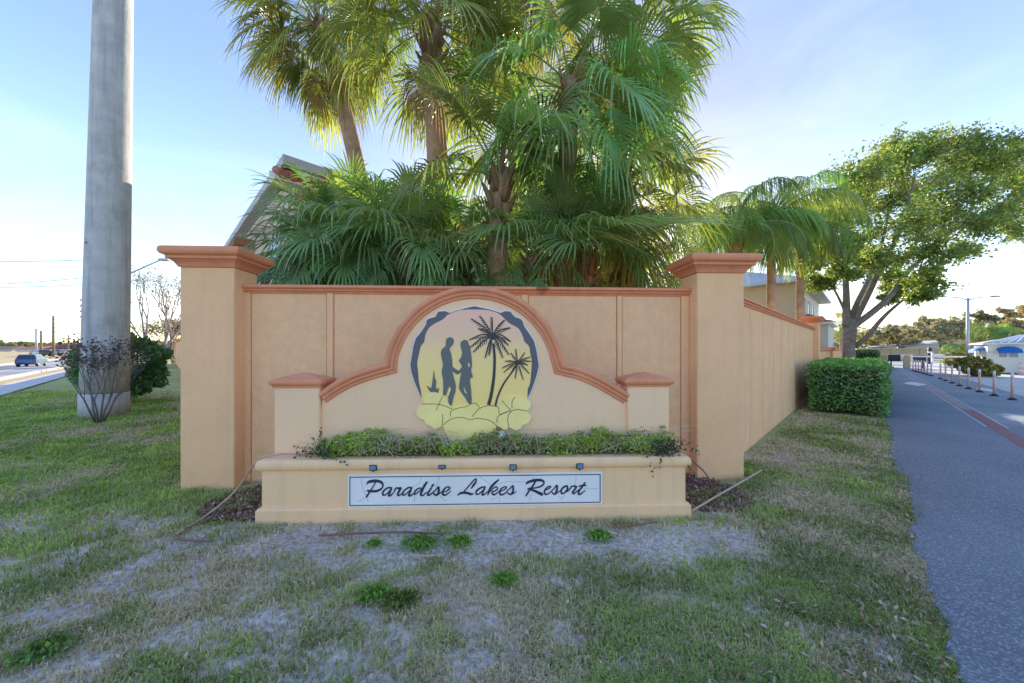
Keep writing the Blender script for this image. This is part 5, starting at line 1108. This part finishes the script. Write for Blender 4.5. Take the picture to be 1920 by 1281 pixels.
def weed(px_, py_, r_, n_, lab, seed, col=(0.20, 0.36, 0.06)):
    p_ = G(px_, py_); e = empty('weed_clump', (p_.x, p_.y, -0.02), 0, lab, 'plant', 'weeds on the sand'); rn = np.random.default_rng(seed); C_ = rn.normal(size=(n_, 3))*np.array((r_, r_*0.8, 0.02))*0.6; C_[:, 2] = np.abs(C_[:, 2])+0.015
    link('leaves', leaf_mesh('leaves', C_, 0.036, M['leaf'], 0.6, 0.5, seed, cols=leaf_cols(n_, col, rn, 0.35)), e)
for a in ((1122, 1003, .085, 420, 'bright green weed on the sand below the end of the name board', 1), (790, 1016, .12, 460, 'wide bright weed on the sand near the right end of the strip', 2), (862, 1013, .08, 300, 'low weed just right of the strip on the sand', 3), (700, 1018, .05, 140, 'tiny weed in front of the middle of the strip', 4), (700, 1112, .08, 420, 'round bright weed on the open sand in the middle foreground', 5), (752, 1125, .09, 380, 'yellowish weed beside the round bright weed', 6, (0.16, 0.20, 0.04)), (946, 1085, .07, 300, 'weed tuft in the centre foreground below the board', 7), (80, 1218, .10, 420, 'dark green tuft in the lower left corner', 8, (0.16, 0.27, 0.06))): weed(*a)

# lawn blades
def inside_things(x, y):
    pl = (x > -2.45) & (x < 1.80) & (y > 3.27+0.031*(x+2.4)) & (y < 4.5)
    fw_ = (y > 4.06+0.05*(x+3.5)) & (x > -3.9) & (x < 2.98) & (y < 4.9)
    prop = (x+y > 0.55) & (y-x > 1.75) & (y > 4.05)
    return pl | fw_ | prop
N = 560000
yy = 1.45+12.5*rng.random(N)**2.0; xx = (rng.random(N)*2-1)*1.52*yy
gdn = grass_density(xx, yy)
ed = 0.45+0.16*(fbm(((xx+yy)*S2)*1.1, xx*0+4, 3)-0.5)
ok = ~inside_things(xx, yy) & (xx-yy < ed+0.14*rng.random(N)**2) & (xx+yy > -5.38) & (rng.random(N) < np.clip((gdn-0.06)*1.25, 0.10, 1))
ok &= ~((np.abs(xx-8.2) < 0.6) & (np.abs(yy-8.8) < 0.7) & (xx+yy > 16.8))
xx, yy, gdn = xx[ok], yy[ok], gdn[ok]; n = len(xx)
clump = fbm(xx*5+2, yy*5+7, 3); dry = fbm(xx*1.3+31, yy*1.3+12, 4)+0.25*(rng.random(n)-0.5)+0.12*sstep(1.5, 3.0, xx)
isdry = (dry > 0.53+0.14*(gdn-0.5)) | (rng.random(n) < 0.30)
hh = (0.013+0.042*np.clip(clump-0.25, 0, 1)*gdn+0.012*rng.random(n))*np.where(isdry, 0.7, 1.0)*np.clip(yy/3, 1, 1.5)
wd = 0.0030*np.clip(yy/2.4, 1, 4)*(0.7+0.6*rng.random(n)); az = rng.uniform(0, 2*np.pi, n); lean = np.where(isdry, rng.uniform(0.8, 2.6, n), rng.uniform(0.3, 1.5, n))
dx, dy = np.cos(az), np.sin(az); zb = -0.034+0*xx
B = np.stack([xx, yy, zb], -1); Sd = np.stack([-dy, dx, 0*dx], -1)*wd[:, None]; Dv = np.stack([dx, dy, 0*dx], -1)*(hh*lean)[:, None]; Up = np.stack([0*dx, 0*dx, hh+0.022], -1)
V = np.stack([B-Sd, B+Sd, B+Dv*0.45+Up*0.75-Sd*0.7, B+Dv*0.45+Up*0.75+Sd*0.7, B+Dv*1.15+Up*(1.0-0.2*np.minimum(lean, 2)[:, None]/2)], 1).reshape(-1, 3)
i = np.arange(n)*5; T = np.concatenate([np.stack([i, i+1, i+3], -1), np.stack([i, i+3, i+2], -1), np.stack([i+2, i+3, i+4], -1)])
gr = np.array((0.34, 0.43, 0.11))*(1-0.35*sstep(0.35, 0.65, fbm(xx*2+5, yy*2+50, 3)))[:, None]+np.array((0.08, 0.12, 0.0))*sstep(0.55, 0.72, fbm(xx*2.6+9, yy*2.6+90, 3))[:, None]
gr = gr+np.array((0.04, 0.10, 0.0))*sstep(-2.8, -4.5, xx)[:, None]
cc = np.where(isdry[:, None], np.array((0.62, 0.52, 0.32)), gr)*(0.7+0.6*rng.random((n, 1)))
M['blade'] = mat('grass_blade', (1, 1, 1), 0.6, 0.05, 3, attr=True, transl=0.25, tcol=(1.2, 1.2, 0.6), spec=0.25)
o = link('lawn_grass', np_mesh('lawn_grass', V, T, M['blade'], False, np.repeat(cc, 5, 0))); tag(o, 'short patchy green and straw coloured lawn grass', 'grass', kind='stuff')
print('blades', n)
# dead leaves and chips on the ground
n = 1500; yy = 1.6+3.2*rng.random(n)**1.6; xx = np.where(rng.random(n) < 0.6, yy+0.40-np.abs(rng.normal(size=n))*0.55, (rng.random(n)*2-1)*1.4*yy); ok = ~inside_things(xx, yy) & (xx-yy < 0.5)
C = np.stack([xx, yy, 0.0+0.015*rng.random(n)], -1)[ok]
o = link('fallen_leaves', leaf_mesh('fallen_leaves', C, 0.034, mat('dead_leaf', (1, 1, 1), 0.8, 0.1, 9, attr=True), 1.5, 0.42, 77, 0.6, cols=leaf_cols(len(C), (0.30, 0.21, 0.12), rng, 0.4, (0.42, 0.34, 0.24), 0.3))); tag(o, 'scattered dry brown leaves and chips on the lawn', 'leaves', kind='stuff')
